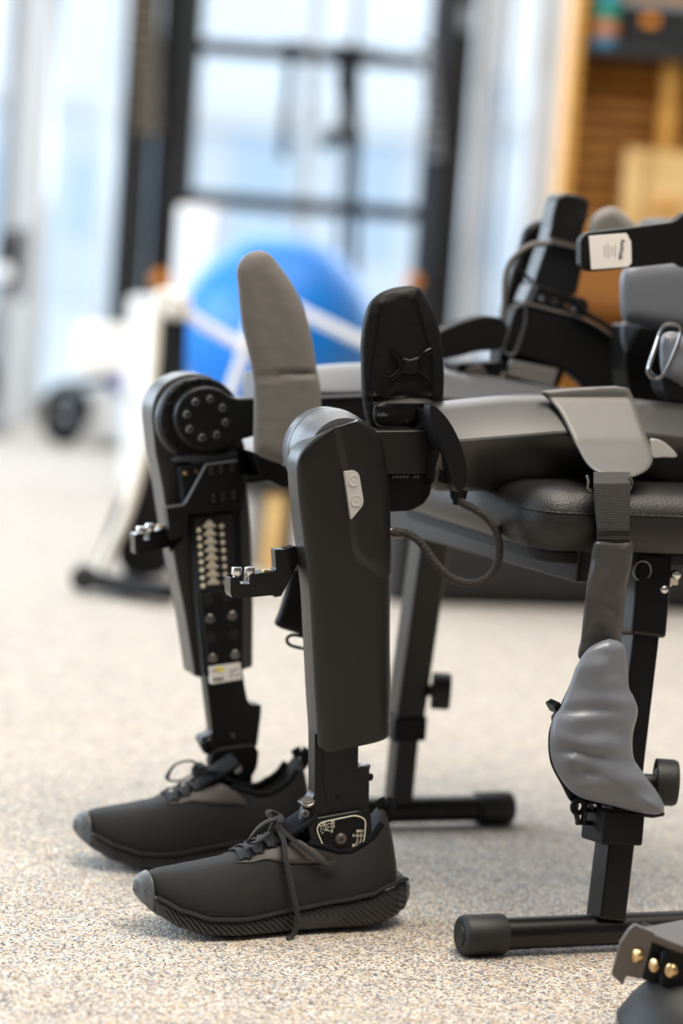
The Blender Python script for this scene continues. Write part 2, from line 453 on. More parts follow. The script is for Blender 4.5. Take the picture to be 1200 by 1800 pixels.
# ================================================================== OUTSIDE
def building(px, w, h, Y, label, m, floors):
    c = YP(px, 440, Y)
    t = thing('building', label, 'building', (c.x, Y + 3, -.3))
    b = B(); wbox(b, c.x - w / 2, Y, -.3, c.x + w / 2, Y + 6, h); mk('wall', b, m, t, bev=.05)
    b = B(); wbox(b, c.x - w / 2 - .2, Y - .2, h, c.x + w / 2 + .2, Y + 6.2, h + .25); mk('roof', b, M['white'], t)
    for f in range(floors):
        for k in range(3):
            b = B(); x = c.x - w / 2 + w * (k + .5) / 3; z = .7 + f * 2.2
            wbox(b, x - w * .09, Y - .05, z, x + w * .09, Y + .02, z + 1.2); mk('window', b, M['glassb'], t)
M['glassb'] = mat('blue_facade_glass', (.62, .74, .86), .2, bump=('noise', 3, .02))
building(450, 3.2, 1.9, 24, 'low pale building outside behind the rack of the pulley machine', M['pale'], 1)
building(60, 2.0, 2.6, 36, 'pale building outside behind the leftmost glass bay', M['pale'], 1)
building(930, 2.4, 3.2, 44, 'tall pale building outside, seen between the right black column and the bookcase', M['pale'], 2)

# ================================================================== BACKGROUND THINGS
# --- pulley machine
YR = 8.95
def col(px_l, px_r, y_ref, ytop, ybot, Y, d, bm=None):
    """upright box: left and right picture x at y_ref"""
    a = YP(px_l, y_ref, Y); c = YP(px_r, y_ref, Y); zt = YP((px_l + px_r) / 2, ytop, Y).z
    zb = max(0, YP((px_l + px_r) / 2, ybot, Y).z) if ybot is not None else 0
    return wbox(bm or B(), a.x, Y, zb, c.x, Y + d, zt)
pm = thing('pulley_machine', 'tall black cable pulley machine with two columns and hanging black grips', 'exercise machine', (YP(510, 500, YR).x, YR, 0))
for (a, c, m) in ((208, 262, 'rack'), (268, 298, 'blackm'), (298, 340, 'rack')):
    mk('upright', col(a, c, 280, -420, None, YR + (.0 if m != 'blackm' else .04), .09), M[m], pm, bev=.004)
for (a, c, m) in ((738, 772, 'rackb'), (772, 818, 'rack')):
    mk('upright', col(a, c, 280, -420, None, YR, .09), M[m], pm, bev=.004)
b = B()
for k in range(13):
    p = YP(262 - k * .4 - 3, 225 - k * 24, YR - .04); wbox(b, p.x - .05, YR - .05, p.z - .018, p.x + .05, YR - .002, p.z + .018)
ws = mk('weight_stack', b, M['wheel'], pm, bev=.003, label='tan weight stack in the left column')
b = B()
for k in range(9):
    p = YP(764 - k * 2, 270 - k * 24, YR - .04); wbox(b, p.x - .028, YR - .04, p.z - .015, p.x + .028, YR - .002, p.z + .015)
mk('weight_stack', b, M['grey'], pm, bev=.003, label='grey weight stack in the right column')
for k in range(2):
    b = B(); p = YP(822, 20 + k * 22, YR - .03); disc(b, p, V((0, 1, 0)), .028, .03); mk('pulley_wheel', b, M['grey'], pm)
for (y0, y1, m) in ((80, 112, 'rack'), (348, 378, 'rack')):
    p0, p1 = YP(338, y0, YR + .04), YP(745, y1, YR + .04); z = (p0.z + p1.z) / 2
    b = B(); wbox(b, p0.x, YR + .02, z - .028, p1.x, YR + .07, z + .028); mk('crossbar', b, M[m], pm, bev=.004)
b = B(); p0 = YP(625, 110, YR - .02); p1 = YP(622, 500, YR - .02); beam(b, p0, p1, .034, .03, up=V((0, 1, 0))); mk('cable', b, M['rack'], pm)
for (x, y) in ((282, 492), (724, 496)):
    b = B(); disc(b, YP(x, y, YR - .08), V((0, 1, 0)), .029, .09, .008); mk('pop_pin', b, M['orange'], pm, label='orange knob')
# grips hung from the crossbar
b = B(); Yg = YR - .05
tube(b, [YP(x, y, Yg) for x, y in cat_([(478, 90), (520, 84), (560, 98), (600, 88), (650, 96), (700, 108)], 4, False)], .026, n=8)
mk('top_bar', b, M['rack'], pm)
g1 = B(); tube(g1, [YP(x, y, Yg) for x, y in cat_([(512, 95), (508, 150), (502, 220), (497, 280)], 4, False)], .024, .018, n=8)
mk('strap', g1, M['blackm'], pm)
g1 = B(); tube(g1, [YP(x, y, Yg) for x, y in cat_([(555, 95), (553, 160), (548, 225)], 4, False)], .020, .01, n=8)
mk('strap', g1, M['bronze'], pm)
g1 = B(); tube(g1, [YP(x, y, Yg) for x, y in cat_([(607, 95), (604, 150), (617, 200), (622, 262)], 4, False)], [.062] * 5 + [.036] * 8, .03, n=8)
mk('strap', g1, M['blackm'], pm)
g1 = B(); tube(g1, [YP(x, y, Yg) for x, y in cat_([(575, 262), (578, 245), (592, 238), (612, 240), (624, 255)], 4, False)], .030, n=8)
mk('grip', g1, M['blackm'], pm)
g1 = B(); tube(g1, [YP(x, y, Yg) for x, y in cat_([(602, 160), (598, 190), (592, 235)], 4, False)], .008, n=8)
mk('strap', g1, M['blackm'], pm)
# --- exercise ball and what carries it
YB = 7.3; cb = YP(486, 586, YB); rb = .304
b = B(); bmesh.ops.create_uvsphere(b, u_segments=48, v_segments=32, radius=rb, matrix=Matrix.Translation(cb) @ Matrix.Rotation(R(40), 4, 'X'))
for v in b.verts:
    d = v.co - cb; a = Matrix.Rotation(R(-40), 3, 'X') @ d
    v.co = cb + d * (1 + .004 * math.cos(60 * math.acos(max(-1, min(1, a.z / rb)))))
bl = thing('exercise_ball', 'large blue exercise ball behind the white tubular arms', 'ball', (cb.x, cb.y, cb.z - rb))
mk('shell', b, M['blue'], bl)
b = B(); disc(b, cb + V((0, -rb - .001, .05)), V((0, 1, 0)), .012, .02); mk('plug', b, M['white'], bl)
zt = cb.z - rb
st = thing('ball_stand', 'low pale grey storage box that the blue ball sits on', 'box', (cb.x, cb.y, 0))
b = B(); wbox(b, cb.x - .27, cb.y - .25, 0, cb.x + .25, cb.y + .27, zt - .03); mk('body', b, M['grey'], st, bev=.02)
b = B(); wbox(b, cb.x - .28, cb.y - .26, zt - .03, cb.x + .26, cb.y + .28, zt); mk('lid', b, M['white'], st, bev=.008)
# --- white shelving unit between the columns
t = thing('white_cabinet', 'tall white cabinet standing left of the blue ball', 'cabinet', (YP(345, 600, 7.7).x, 7.7, 0))
b = col(308, 378, 440, 362, None, 7.65, .3); mk('body', b, M['white'], t, bev=.01)
b = col(312, 374, 440, 372, 520, 7.63, .02); mk('door', b, M['white'], t, bev=.004)
t = thing('water_dispenser', 'small white dispenser beside the foot of the left black column', 'dispenser', (YP(246, 560, 7.2).x, 7.2, 0))
b = col(224, 268, 560, 522, 700, 7.2, .2); mk('body', b, M['white'], t, bev=.01)
b = col(228, 262, 560, 700, None, 7.22, .16); mk('base', b, M['white'], t, bev=.01)
# --- mobility cart at left
YC = 8.4
t = thing('therapy_cart', 'cream therapy cart with black wheels near the windows', 'cart', (YP(170, 720, YC).x, YC, 0))
mk('body', col(126, 250, 640, 574, 660, YC, .35), M['creamp'], t, bev=.02)
mk('tray', col(160, 262, 700, 686, 772, YC + .02, .3), M['white'], t, bev=.02)
mk('control_panel', col(192, 244, 670, 656, 690, YC - .02, .05), M['purple'], t, bev=.006, label='violet control panel')
mk('bracket', col(216, 240, 740, 706, 790, YC - .02, .03), M['teal'], t, bev=.006, label='blue bracket')
for (x, y, r) in ((118, 716, .07), (112, 742, .060)):
    b = B(); c = YP(x, y, YC - .05); torus(b, c, V((.3, 1, 0)), r, .022); w = mk('wheel', b, M['blackm'], t)
    b = B(); disc(b, c, V((.3, 1, 0)), r * .6, .02); mk('hub', b, M['grey'], w)
for xx in (172, 236):
    b = B(); q = YP(xx, 700, YC + .1); beam(b, (q.x, q.y, 0), (q.x, q.y, q.z + .01), .03, .03, up=V((0, 1, 0))); mk('leg', b, M['white'], t)
b = B(); tube(b, [YP(x, y, YC - .02) for x, y in ((96, 688), (130, 678), (196, 668))], .012); mk('handle', b, M['blackm'], t)
# --- dark machine at the very left
t = thing('exercise_bike', 'blurred dark exercise bike at the left edge by the window post', 'exercise bike', (YP(20, 600, 8.6).x, 8.6, 0))
b = B(); tube(b, [YP(x, y, 8.6) for x, y in ((22, 395), (16, 450), (10, 520))], [.05, .06, .03], n=10); mk('console', b, M['dgrey'], t, sub=1)
b = B(); tube(b, [YP(x, y, 8.6) for x, y in ((44, 400), (40, 450), (34, 530))], .026, n=10); mk('handlebar', b, M['grey'], t)
b = B(); c = YP(-90, 700, 8.6); c.z = .19; torus(b, c, V((0, 1, 0)), .15, .03); mk('flywheel', b, M['dgrey'], t)
b = B(); beam(b, (YP(14, 500, 8.6).x - .15, 8.6, .03), YP(14, 500, 8.6), .04, .04); beam(b, (YP(14, 600, 8.6).x - .3, 8.6, .03), (YP(14, 600, 8.6).x + .02, 8.6, .03), .05, .06); mk('frame', b, M['grey'], t)
b = B(); disc(b, YP(6, 478, 8.5), V((0, 1, 0)), .03, .02); mk('dial', b, M['white'], t)
# --- gait trainer stand: cream mast, black base
YS = 5.0
t = thing('walking_frame', 'cream and white tubular therapy stand with a black base behind the far knee', 'therapy stand', (YP(230, 1010, YS).x, YS, 0))
b = B(); tube(b, [YP(x, y, YS) for x, y in cat_([(300, 520), (282, 520), (274, 560), (268, 650), (254, 780), (222, 900), (186, 980), (172, 1010)], 5, False)], .013, .013); mk('mast', b, M['creamp'], t)
b = B(); tube(b, [YP(x, y, YS + .02) for x, y in cat_([(268, 560), (262, 700), (244, 820), (212, 930)], 4, False)], .012); mk('mast', b, M['white'], t)
b = B(); tube(b, [YP(x, y, YS + .1) for x, y in ((305, 532), (360, 572), (432, 612))], .012); mk('arm', b, M['white'], t)
b = B(); tube(b, [YP(x, y, YS + .1) for x, y in ((442, 560), (432, 612), (404, 690), (395, 730))], .012); mk('arm', b, M['white'], t)
b = B(); tube(b, [YP(x, y, YS + .5) for x, y in ((442, 500), (545, 556), (660, 612))], .012); mk('arm', b, M['white'], t)
b = B(); tube(b, [YP(x, y, YS + .3) for x, y in ((395, 730), (440, 560), (442, 500))], .008); mk('arm', b, M['white'], t)
b = B(); bmesh.ops.create_uvsphere(b, u_segments=24, v_segments=16, radius=.034, matrix=Matrix.Translation(YP(309, 534, YS + .05))); mk('joint', b, M['white'], t)
b = B(); prismY(cat_([(232, 850), (262, 800), (300, 830), (318, 900), (300, 1000), (240, 1015), (205, 985), (212, 910)], 4), YS + .05, .16, b); mk('motor_housing', b, M['blackm'], t, bev=.015)
b = B(); beam(b, YP(312, 545, YS + .16), YP(298, 900, YS + .16), .042, .04, up=V((0, 1, 0))); mk('post', b, M['blackm'], t, bev=.003)
b = B(); g0, g1, g2 = GR(150, 1018, .03), GR(222, 1030, .03), GR(300, 1042, .03)
tube(b, [g0, g1, g2], .028, .02); mk('base', b, M['blackm'], t)
b = B(); tube(b, [GR(330, 985, .03), GR(250, 990, .03), g1], .024, .018); mk('base', b, M['blackm'], t)
b = B(); p = GR(148, 1016, .035); disc(b, p - V((0, .02, 0)), V((0, 1, 0)), .028, .04); mk('caster', b, M['rubber'], t)
b = B(); p = YP(215, 880, YS + .03); beam(b, p, YP(176, 990, YS + .03), .02, .02); mk('strut', b, M['blackm'], t)
# --- wooden slatted unit at upper right
YD = 7.0
x0 = YP(1003, 100, YD).x; x1 = x0 + .9; zt = 2.1
t = thing('bookcase', 'amber wooden bookcase wall unit with horizontal slats at the right', 'bookcase', ((x0 + x1) / 2, YD, 0))
mk('side_panel', wbox(B(), x0, YD, 0, x0 + .03, YD + .35, zt), M['wood'], t, bev=.003)
mk('side_panel', wbox(B(), x1 - .03, YD, 0, x1, YD + .35, zt), M['wood'], t, bev=.003)
b = B(); k = 0; z = .02
while z < zt - .05:
    wbox(b, x0 + .03, YD + .30, z, x1 - .03, YD + .33, z + .036); z += .048
mk('back_slats', b, M['wood'], t, bev=.003)
mk('back_panel', wbox(B(), x0 + .03, YD + .335, 0, x1 - .03, YD + .35, zt), M['woodd'], t)
p = YP(1100, 88, YD); mk('shelf', wbox(B(), x0 + .03, YD + .0, p.z - .015, x1 - .03, YD + .3, p.z + .01), M['dgrey'], t, bev=.003, label='dark grey shelf board')
xs = YP(1170, 200, YD).x; mk('upright', wbox(B(), xs, YD + .1, 0, xs + .04, YD + .3, p.z - .016), M['wood'], t, bev=.003)
zs = YP(1110, 402, YD).z; mk('shelf', wbox(B(), x0 + .03, YD + .02, zs - .02, x1 - .03, YD + .3, zs), M['wood'], t, bev=.003)
mk('drawer_front', wbox(B(), x0 + .03, YD + .0, zs - .24, x1 - .03, YD + .02, zs - .07), M['woodd'], t, bev=.003)
zsh = p.z + .01
t = thing('wooden_box', 'light oak box on the lower shelf of the amber bookcase', 'box', (YP(1150, 400, YD).x, YD + .15, zs))
a, c = YP(1098, 330, YD + .03).x, YP(1230, 330, YD + .03).x; zt2 = YP(1130, 262, YD + .03).z
mk('body', wbox(B(), a, YD + .05, zs, c, YD + .27, zt2), M['woodl'], t, bev=.005)
mk('front_frame', wbox(B(), a, YD + .03, zs, a + .05, YD + .05, zt2), M['woodl'], t, bev=.004)
mk('handle', wbox(B(), a + .09, YD + .025, zs + .06, a + .16, YD + .05, zs + .09), M['wood'], t, bev=.004)
t = thing('drinks_tube', 'blue tube with green and orange bands on the dark upper shelf', 'bottle', (YP(1062, 60, YD + .1).x, YD + .1, zsh))
cx = YP(1062, 60, YD + .1).x
lathe(bb := B(), (cx, YD + .1, zsh), UZ, [(0, .036), (.004, .04), (.25, .04), (.262, .036)], 28); mk('body', bb, M['teal'], t)
lathe(bb := B(), (cx, YD + .1, zsh + .035), UZ, [(0, .041), (.04, .041)], 28); mk('band', bb, M['orange'], t, label='orange band')
lathe(bb := B(), (cx, YD + .1, zsh + .085), UZ, [(0, .041), (.05, .041)], 28); mk('band', bb, M['green'], t, label='green band')
t = thing('storage_crate', 'black crate on the dark upper shelf beside the blue tube', 'crate', (YP(1155, 60, YD + .1).x, YD + .1, zsh))
a, c = YP(1100, 40, YD + .04).x, YP(1240, 40, YD + .04).x
mk('body', wbox(B(), a, YD + .05, zsh, c, YD + .27, zsh + .12), M['hole'], t, bev=.006)
mk('rim', wbox(B(), a - .01, YD + .04, zsh + .12, c + .01, YD + .28, zsh + .145), M['grey'], t, bev=.004, label='grey rim')
mk('tag', wbox(B(), a + .05, YD + .045, zsh + .07, a + .09, YD + .05, zsh + .10), M['orange'], t, label='orange tag')
# --- dark low cabinet behind the bench
gx0, gx1 = GR(688, 1062), GR(1000, 1056)
t = thing('low_cabinet', 'long dark grey low cabinet on the carpet behind the bench', 'cabinet', ((gx0.x + gx1.x) / 2, 5.4, 0))
dr = V((gx1.x - gx0.x, .12, 0)).normalized(); nr = V((-dr.y, dr.x, 0))
c = gx0 + dr * .55 + nr * .2; c.z = .205
mk('body', box(B(), c, dr, nr, UZ, 1.1, .4, .37), M['dgrey'], t, bev=.006)
c2 = c.copy(); c2.z = .395; mk('top', box(B(), c2, dr, nr, UZ, 1.12, .42, .02), M['dgrey'], t, bev=.004)
c3 = c.copy(); c3.z = .0125; mk('plinth', box(B(), c3, dr, nr, UZ, 1.06, .36, .025), M['blackm'], t)
for k in range(2):
    c4 = gx0 + dr * (.29 + k * .53) - nr * .004; c4.z = .21; mk('door', box(B(), c4, dr, nr, UZ, .5, .012, .33), M['dgrey'], t, bev=.003)
# --- wooden stool seen between the legs
t = thing('wooden_stool', 'low step stool with one light wooden leg seen between the two shins', 'stool', (YP(479, 930, 5.5).x, 5.65, 0))
Yq = 5.5
q = YP(479, 930, Yq); cx = q.x; zs_ = .185
def sleg(px_, w, m, dy, label=None):
    b = B(); q = YP(px_, 930, Yq + dy); beam(b, (q.x, Yq + dy, 0), (q.x + .004, Yq + dy, zs_), w, .03, up=V((0, 1, 0))); mk('leg', b, m, t, bev=.004, label=label)
sleg(479, .048, M['woodl'], 0); sleg(448, .032, M['grey'], .05, 'grey leg'); sleg(507, .026, M['dgrey'], .05, 'dark grey leg'); sleg(479, .04, M['woodl'], .3)
b = B(); wbox(b, cx - .085, Yq - .03, zs_, cx + .085, Yq + .34, zs_ + .045); mk('seat', b, M['dgrey'], t, bev=.012)

# ================================================================== BENCH
N_ = GR(830, 1690); F_ = GR(862, 1456)
bn = (N_ - O).dot(L) + .022; bf = (F_ - O).dot(L) + .022
bench = thing('therapy_bench', 'black upholstered bench on steel T-feet that the exoskeleton sits on', 'bench', AB(-.25, .15, 0))
# pad: rounded slab in the exoskeleton's own axes
a1 = la(EX(934, 930, bn + .03)); bl0, bl1 = bn + .02, bf - .02
zt_ = EX(1108, 862, bl0 + .02).z; zb_ = EX(1100, 978, bl0).z
def slab(a0, a1, b0, b1, z0, z1, rad, edge, mid=0.0, n=8):
    bm = B(); rings = []
    def ring(ins, z):
        r_ = max(rad - ins, .004); pts = []
        for (ca, cb_, st_) in ((a1, b0, 0), (a1, b1, 1), (a0, b1, 2), (a0, b0, 3)):
            sa = -1 if ca == a1 else 1; sb = 1 if cb_ == b0 else -1
            c_ = (ca + sa * (r_ + ins), cb_ + sb * (r_ + ins))
            # angles for corners in order
            base = {0: -PI / 2, 1: 0, 2: PI / 2, 3: PI}[st_]
            for k in range(n + 1):
                g = base + (PI / 2) * k / n
                pts.append(AB(c_[0] + r_ * math.cos(g), c_[1] + r_ * math.sin(g), z))
        return pts
    for ins, z in ((edge * 1.5, z0), (edge * .4, z0 + edge * .15), (0, z0 + edge * .6), (-mid, (z0 + z1) / 2), (0, z1 - edge * 1.1), (edge * .12, z1 - edge * .75), (edge * .55, z1 - edge * .25), (edge * 1.4, z1), (edge * 4, z1 + .003)):
        rings.append(ring(ins, z))
    loft(bm, rings); return bm
seat = mk('seat_pad', slab(-.62, a1, bl0, bl1, zb_, zt_, .045, .022, .004), M['leather'], bench)
# seam round the pad
n_ = []
for k in range(40):
    n_.append(AB(a1 - .045 - k * .014, bl0 - .0008, zt_ - .025))
for k in range(12):
    n_.insert(0, AB(a1 - .045 + .0458 * math.sin(k / 11 * PI / 2), bl0 + .045 - .0458 * math.cos(k / 11 * PI / 2), zt_ - .025))
b = B(); tube(b, n_, .0011, n=6); mk('seam', b, M['leather'], seat)
mk('underboard', slab(-.60, a1 - .03, bl0 + .03, bl1 - .03, zb_ - .014, zb_ + .002, .03, .004), M['hole'], bench)
# rail across under the pad, front one and rear one
p0 = EX(1035, 993, bl0 + .03); p1 = EX(700, 872, bl1 - .04)
p1 = AB(la(p1), bl1 - .04, p0.z)
b = B(); beam(b, p0, p1, .03, .04); mk('rail', b, M['tube'], bench, bev=.003)
def post(top, knee, bot, w, half_a, knob_px, bar_l, bar_r, zc, bb, cl, side, colr):
    """telescopic post on a T-foot; all points are world points"""
    d = (bot - top).normalized()
    b = B(); beam(b, top, knee, w, w, up=A); sl = mk('post_sleeve', b, M['tube'], bench, bev=.004)
    b = B(); beam(b, knee - d * .05, bot, w * .76, w * .76, up=A); mk('post', b, M['tube'], bench, bev=.003)
    b = B(); c0, c1 = colr; beam(b, c0, c1, w * 1.16, w * 1.16, up=A); mk('collar', b, M['blackm'], bench, bev=.003)
    rt = .0175
    b = B(); c_l = V(bar_l); c_r = V(bar_r); ax = (c_r - c_l).normalized()
    lathe(b, c_l, ax, [(0, rt), ((c_r - c_l).length, rt)], 32); mk('foot_bar', b, M['tube'], bench)
    for (c, s) in cl:
        b = B(); n = 72; rings = []
        for (tt, rr) in ((-.046, .0165), (-.044, .0205), (-.041, .0222), (.002, .0222), (.005, .0215)):
            ring = []
            for k in range(n):
                g = 2 * PI * k / n; r2 = rr * (1 - (.018 if k % 2 and rr > .021 else 0))
                s_x = ax.cross(UZ).normalized(); u_x = s_x.cross(ax)
                ring.append(V(c) - ax * s * (-tt) * -1 * -1 + (s_x * math.cos(g) + u_x * math.sin(g)) * r2)
            rings.append(ring)
        loft(b, rings); e = mk('foot_cap', b, M['rubber'], bench, ang=60)
        b = B(); lathe(b, V(c) + ax * s * -.0475, ax * s, [(0, .012), (.003, .0125)], 28); mk('end_disc', b, M['rubber'], e)
def knob(c, ax, r):
    b = B(); c = V(c)
    lathe(b, c, ax, [(0, .008), (.016, .008), (.016, r * .55), (.020, r * .62), (.020, r * .93), (.016, r), (.036, r), (.040, r * .93), (.041, .001)], 36)
    k = mk('knob', b, M['rubber'], bench)
    b = B(); lathe(b, c - V(ax) * .012, ax, [(0, .007), (.03, .007)], 14); mk('knob_bolt', b, M['chrome'], k)
def barY(px, py, bb): return EX(px, py, bb)
zbar = .0222
# near foot
cl_ = AB(la(EX(874, 1664, bn)), bn, zbar); cr_ = AB(la(EX(1400, 1664, bn)), bn, zbar)
bot = AB(la(EX(1062, 1640, bn)), bn, zbar + .012); bot_px = bot
top = EX(1137, 975, bn + .07); knee = EX(1124, 1118, bn + .055); c0 = EX(1079, 1421, bn + .012); c1 = EX(1074, 1480, bn + .008)
post(top, knee, bot, .044, 0, None, cl_, cr_, 0, bn, [(cl_, 1)], 1, (c0, c1))
top2 = EX(762, 905, bf - .06); knee2 = EX(712, 1256, bf - .02); bot2 = AB(la(EX(697, 1440, bf)), bf, zbar + .012)
cl2 = AB(la(EX(610, 1437, bf)), bf, zbar); cr2 = AB(la(EX(842, 1437, bf)), bf, zbar)
post(top2, knee2, bot2, .040, 0, None, cl2, cr2, 0, bf, [(cr2, -1)], -1, (EX(711, 1253, bf - .02), EX(708, 1296, bf - .018)))
knob(EX(1126, 1372, bn + .03), (-A * .93 - L * .37).normalized(), .026)
knob(EX(737, 1212, bf - .03), (-A * .93 - L * .37).normalized(), .024)
# shiny clamp on the near post
b = B(); tube(b, [EX(x, y, bn + .05) for x, y in ((1160, 1042), (1166, 1030), (1176, 1024))], .0045); mk('clamp_pin', b, M['chrome'], bench)
b = B(); box(b, EX(1177, 1021, bn + .05), -A, L, UZ, .016, .01, .008); mk('clamp_plate', b, M['nickel'], bench, bev=.001)
for (x, y) in ((1187, 1010), (1165, 1036)):
    b = B(); bmesh.ops.create_uvsphere(b, u_segments=20, v_segments=12, radius=.006, matrix=Matrix.Translation(EX(x, y, bn + .045))); mk('clamp_ball', b, M['chrome'], bench)
b = B(); torus(b, EX(1128, 1003, bn + .045), (-L), .011, .0012); mk('pull_ring', b, M['screw'], bench)
# underframe between the two posts
b = B(); beam(b, top + V((0, 0, -.005)), AB(la(top), bl1 - .05, top.z - .005), .03, .03); mk('rail', b, M['tube'], bench, bev=.003)
b = B(); beam(b, AB(la(p0) - .01, .15, p0.z), AB(la(p0) - .4, .15, p0.z), .03, .03); mk('rail', b, M['tube'], bench, bev=.003)

# ================================================================== EXOSKELETON
exo = thing('exoskeleton', 'black powered walking exoskeleton seated on the bench with grey straps', 'exoskeleton', AB(0, .17, 0))
nL = -L
def seclip(cl, cr, b0, b1, n=28, e=4.6):
    """closed section between two picture points: left = far front corner, right = near back corner"""
    pl = EX(cl[0], cl[1], b1 * .75 + b0 * .25); pr = EX(cr[0], cr[1], b0 * .6 + b1 * .4)
    a_l, a_r = la(pl), la(pr); am = (a_l + a_r) / 2; hw = max((a_l - a_r) / 2, .0005); bm_ = (b0 + b1) / 2; hd = (b1 - b0) / 2
    ring = []
    NN = 72
    for k in range(NN):                       # side that faces outwards, front edge tighter than the rear edge
        u = PI * k / (NN - 1); x = .45 * math.cos(u) + .55 * (1 - 2 * k / (NN - 1)); ee = 6.0 if x > 0 else 3.0
        y = -max(0, 1 - abs(x) ** ee) ** (1 / ee)
        ring.append(AB(am + hw * x, bm_ + hd * y, pl.z + (pr.z - pl.z) * (.5 - x / 2)))
    for k in range(1, 20):
        x = -math.cos(PI * k / 20); y = max(0, 1 - abs(x) ** 5) ** (1 / 5)
        ring.append(AB(am + hw * x, bm_ + hd * y, pl.z + (pr.z - pl.z) * (.5 - x / 2)))
    return ring
# ---- near leg
rows = [((552, 1312), (633, 1303)), ((543, 1303), (680, 1293)), ((541, 1272), (684, 1262)), ((537, 1215), (685, 1205)), ((534, 1157), (684, 1140)), ((531, 1100), (684, 1080)), ((528, 1042), (685, 1030)),
        ((524, 1003), (685, 985)), ((519, 960), (684, 945)), ((514, 917), (683, 905)), ((509, 880), (682, 862)), ((506, 845), (678, 825)), ((505, 815), (672, 790)),
        ((509, 796), (665, 770)), ((520, 780), (655, 754)), ((538, 763), (646, 745)), ((562, 748), (634, 739)), ((584, 741), (622, 736))]
rings = [seclip(a, c, .0, .045) for a, c in rows]
# smooth the stack
sm = []
for i in range(len(rings) - 1):
    a, b_, c, d = rings[max(i - 1, 0)], rings[i], rings[i + 1], rings[min(i + 2, len(rings) - 1)]
    for k in range(9):
        t = k / 9
        sm.append([.5 * ((2 * q) + (r - p) * t + (2 * p - 5 * q + 4 * r - s) * t * t + (3 * q - p - 3 * r + s) * t ** 3) for p, q, r, s in zip(a, b_, c, d)])
sm.append(rings[-1])
def PX(p):
    d = p - CP; z = d.dot(fw); return V((600 + FPX * d.dot(CR) / z, 900 - FPX * d.dot(CU) / z))
pl_ = [V(q) for q in cat_([(574, 715), (584, 746), (594, 790), (604, 840), (612, 900), (616, 950), (626, 980), (650, 999), (676, 1015), (705, 1032)], 5, False)]
poly = pl_ + [V((780, 1032)), V((780, 700))]
def inside(P, q):
    c = False
    for a, b in zip(P, P[1:] + P[:1]):
        if (a.y <= q.y) != (b.y <= q.y) and q.x < a.x + (b.x - a.x) * (q.y - a.y) / (b.y - a.y): c = not c
    return c
for ring in sm:                               # the raised rear panel with its slanted edge
    for k in range(2, 70):
        q = PX(ring[k])
        if inside(poly, q):
            dd = (near_on(pl_, q) - q).length / 9
            ring[k] = ring[k] - L * (.0030 * min(1, dd))
cov = mk('shin_cover', loft(B(), sm), M['cover'], exo, ang=14)
bt = rc([(605, 829, 3), (621, 826, 5), (631, 832, 7), (640, 886, 9), (617, 914, 3)], 5, 4)
bp = mk('button_plate', prism(bt, -.0046, .0), M['light'], exo, bev=.0012, label='pale grey button plate')
for (x, y, r) in ((621, 845, .0062), (626, 880, .0066)):
    b = B(); lathe(b, EX(x, y, -.0043), nL, [(0, r), (.0010, r), (.0012, r * .9), (.0008, r * .75), (.0010, r * .4), (.0012, .0005)], 28); mk('button', b, M['light'], bp)
# drum behind the cover
dc = EX(610, 802, .0)
b = B(); lathe(b, dc + L * .030, L, [(-.022, .028), (-.020, .0405), (.0, .0455), (.004, .0466), (.020, .0480), (.0215, .0470), (.0235, .0470), (.025, .0480), (.043, .0475), (.050, .043), (.052, .02)], 72)
mk('knee_drum', b, M['drum'], exo)
# shin core behind the cover
b = prism(rc([(600, 840), (676, 830), (674, 1270), (575, 1290)], 8), .040, .060); mk('shin_frame', b, M['blackm'], exo, bev=.003)
# thigh link between knee and thigh
b = prism(rc([(640, 770), (660, 758), (792, 756), (792, 833), (660, 834)], 3), .036, .060); lk = mk('knee_link', b, M['cover'], exo, bev=.002)
b = prism(rc([(676, 834), (760, 833), (757, 868), (745, 886), (722, 898), (684, 900)], 6), .045, .11); mk('calf_cuff', b, M['blackm'], exo, bev=.006)
b = prism([(684, 836), (768, 834), (768, 842), (684, 845)], .043, .046); cm = mk('print_strip', b, M['blackm'], lk)
b = B()
for k in range(11):
    if k in (5, 8): continue
    x = 690 + k * 6.2; prism([(x, 836.5), (x + 4, 836.4), (x + 4, 838), (x + 1.6, 838.2), (x + 1.6, 841), (x, 841)], .0424, .0432, b)
mk('print', b, M['ink'], lk, smooth=False)
# thigh cover: faceted shell
def thsec(x, yt, yc, yb, b0, b1):
    pc = EX(x, yc, b0); pt = EX(x, yt, b0 + .058); pb = EX(x, yb, b0 + .01); a = la(pc)
    P = [(b1, pt.z - .003), (b0 + .070, pt.z), (b0 + .046, pt.z - .003), (b0 + .002, pc.z + .002), (b0, pc.z - .002), (b0 + .005, (pc.z * 2 + pb.z) / 3), (b0 + .013, (pc.z + 2 * pb.z) / 3), (b0 + .026, pb.z), (b0 + .05, pb.z - .004), (b1, pb.z)]
    out = []
    for i in range(len(P)):
        p, q = V(P[i]), V(P[(i + 1) % len(P)])
        for t in (.18, .82): out.append(p.lerp(q, t))
    return [AB(a, q.x, q.y) for q in out]
rs = []
for (x, yt, yc, yb) in ((778, 722, 772, 846), (782, 714, 774, 856), (797, 711, 774, 864), (815, 709, 774, 866), (860, 704, 770, 866), (920, 698, 765, 862), (975, 695, 760, 858), (1040, 694, 758, 856), (1110, 698, 760, 858), (1170, 704, 766, 862), (1260, 714, 778, 870)):
    rs.append(thsec(x, yt, yc, yb, .0, .095))
th = mk('thigh_cover', loft(B(), rs), M['cover3'], exo, ang=24)
b = prism(cat_([(1144, 774), (1160, 774), (1178, 786), (1190, 803), (1165, 804), (1146, 803)], 4), -.004, .006); mk('side_button', b, M['light'], th, bev=.001, label='pale grey half-round button')
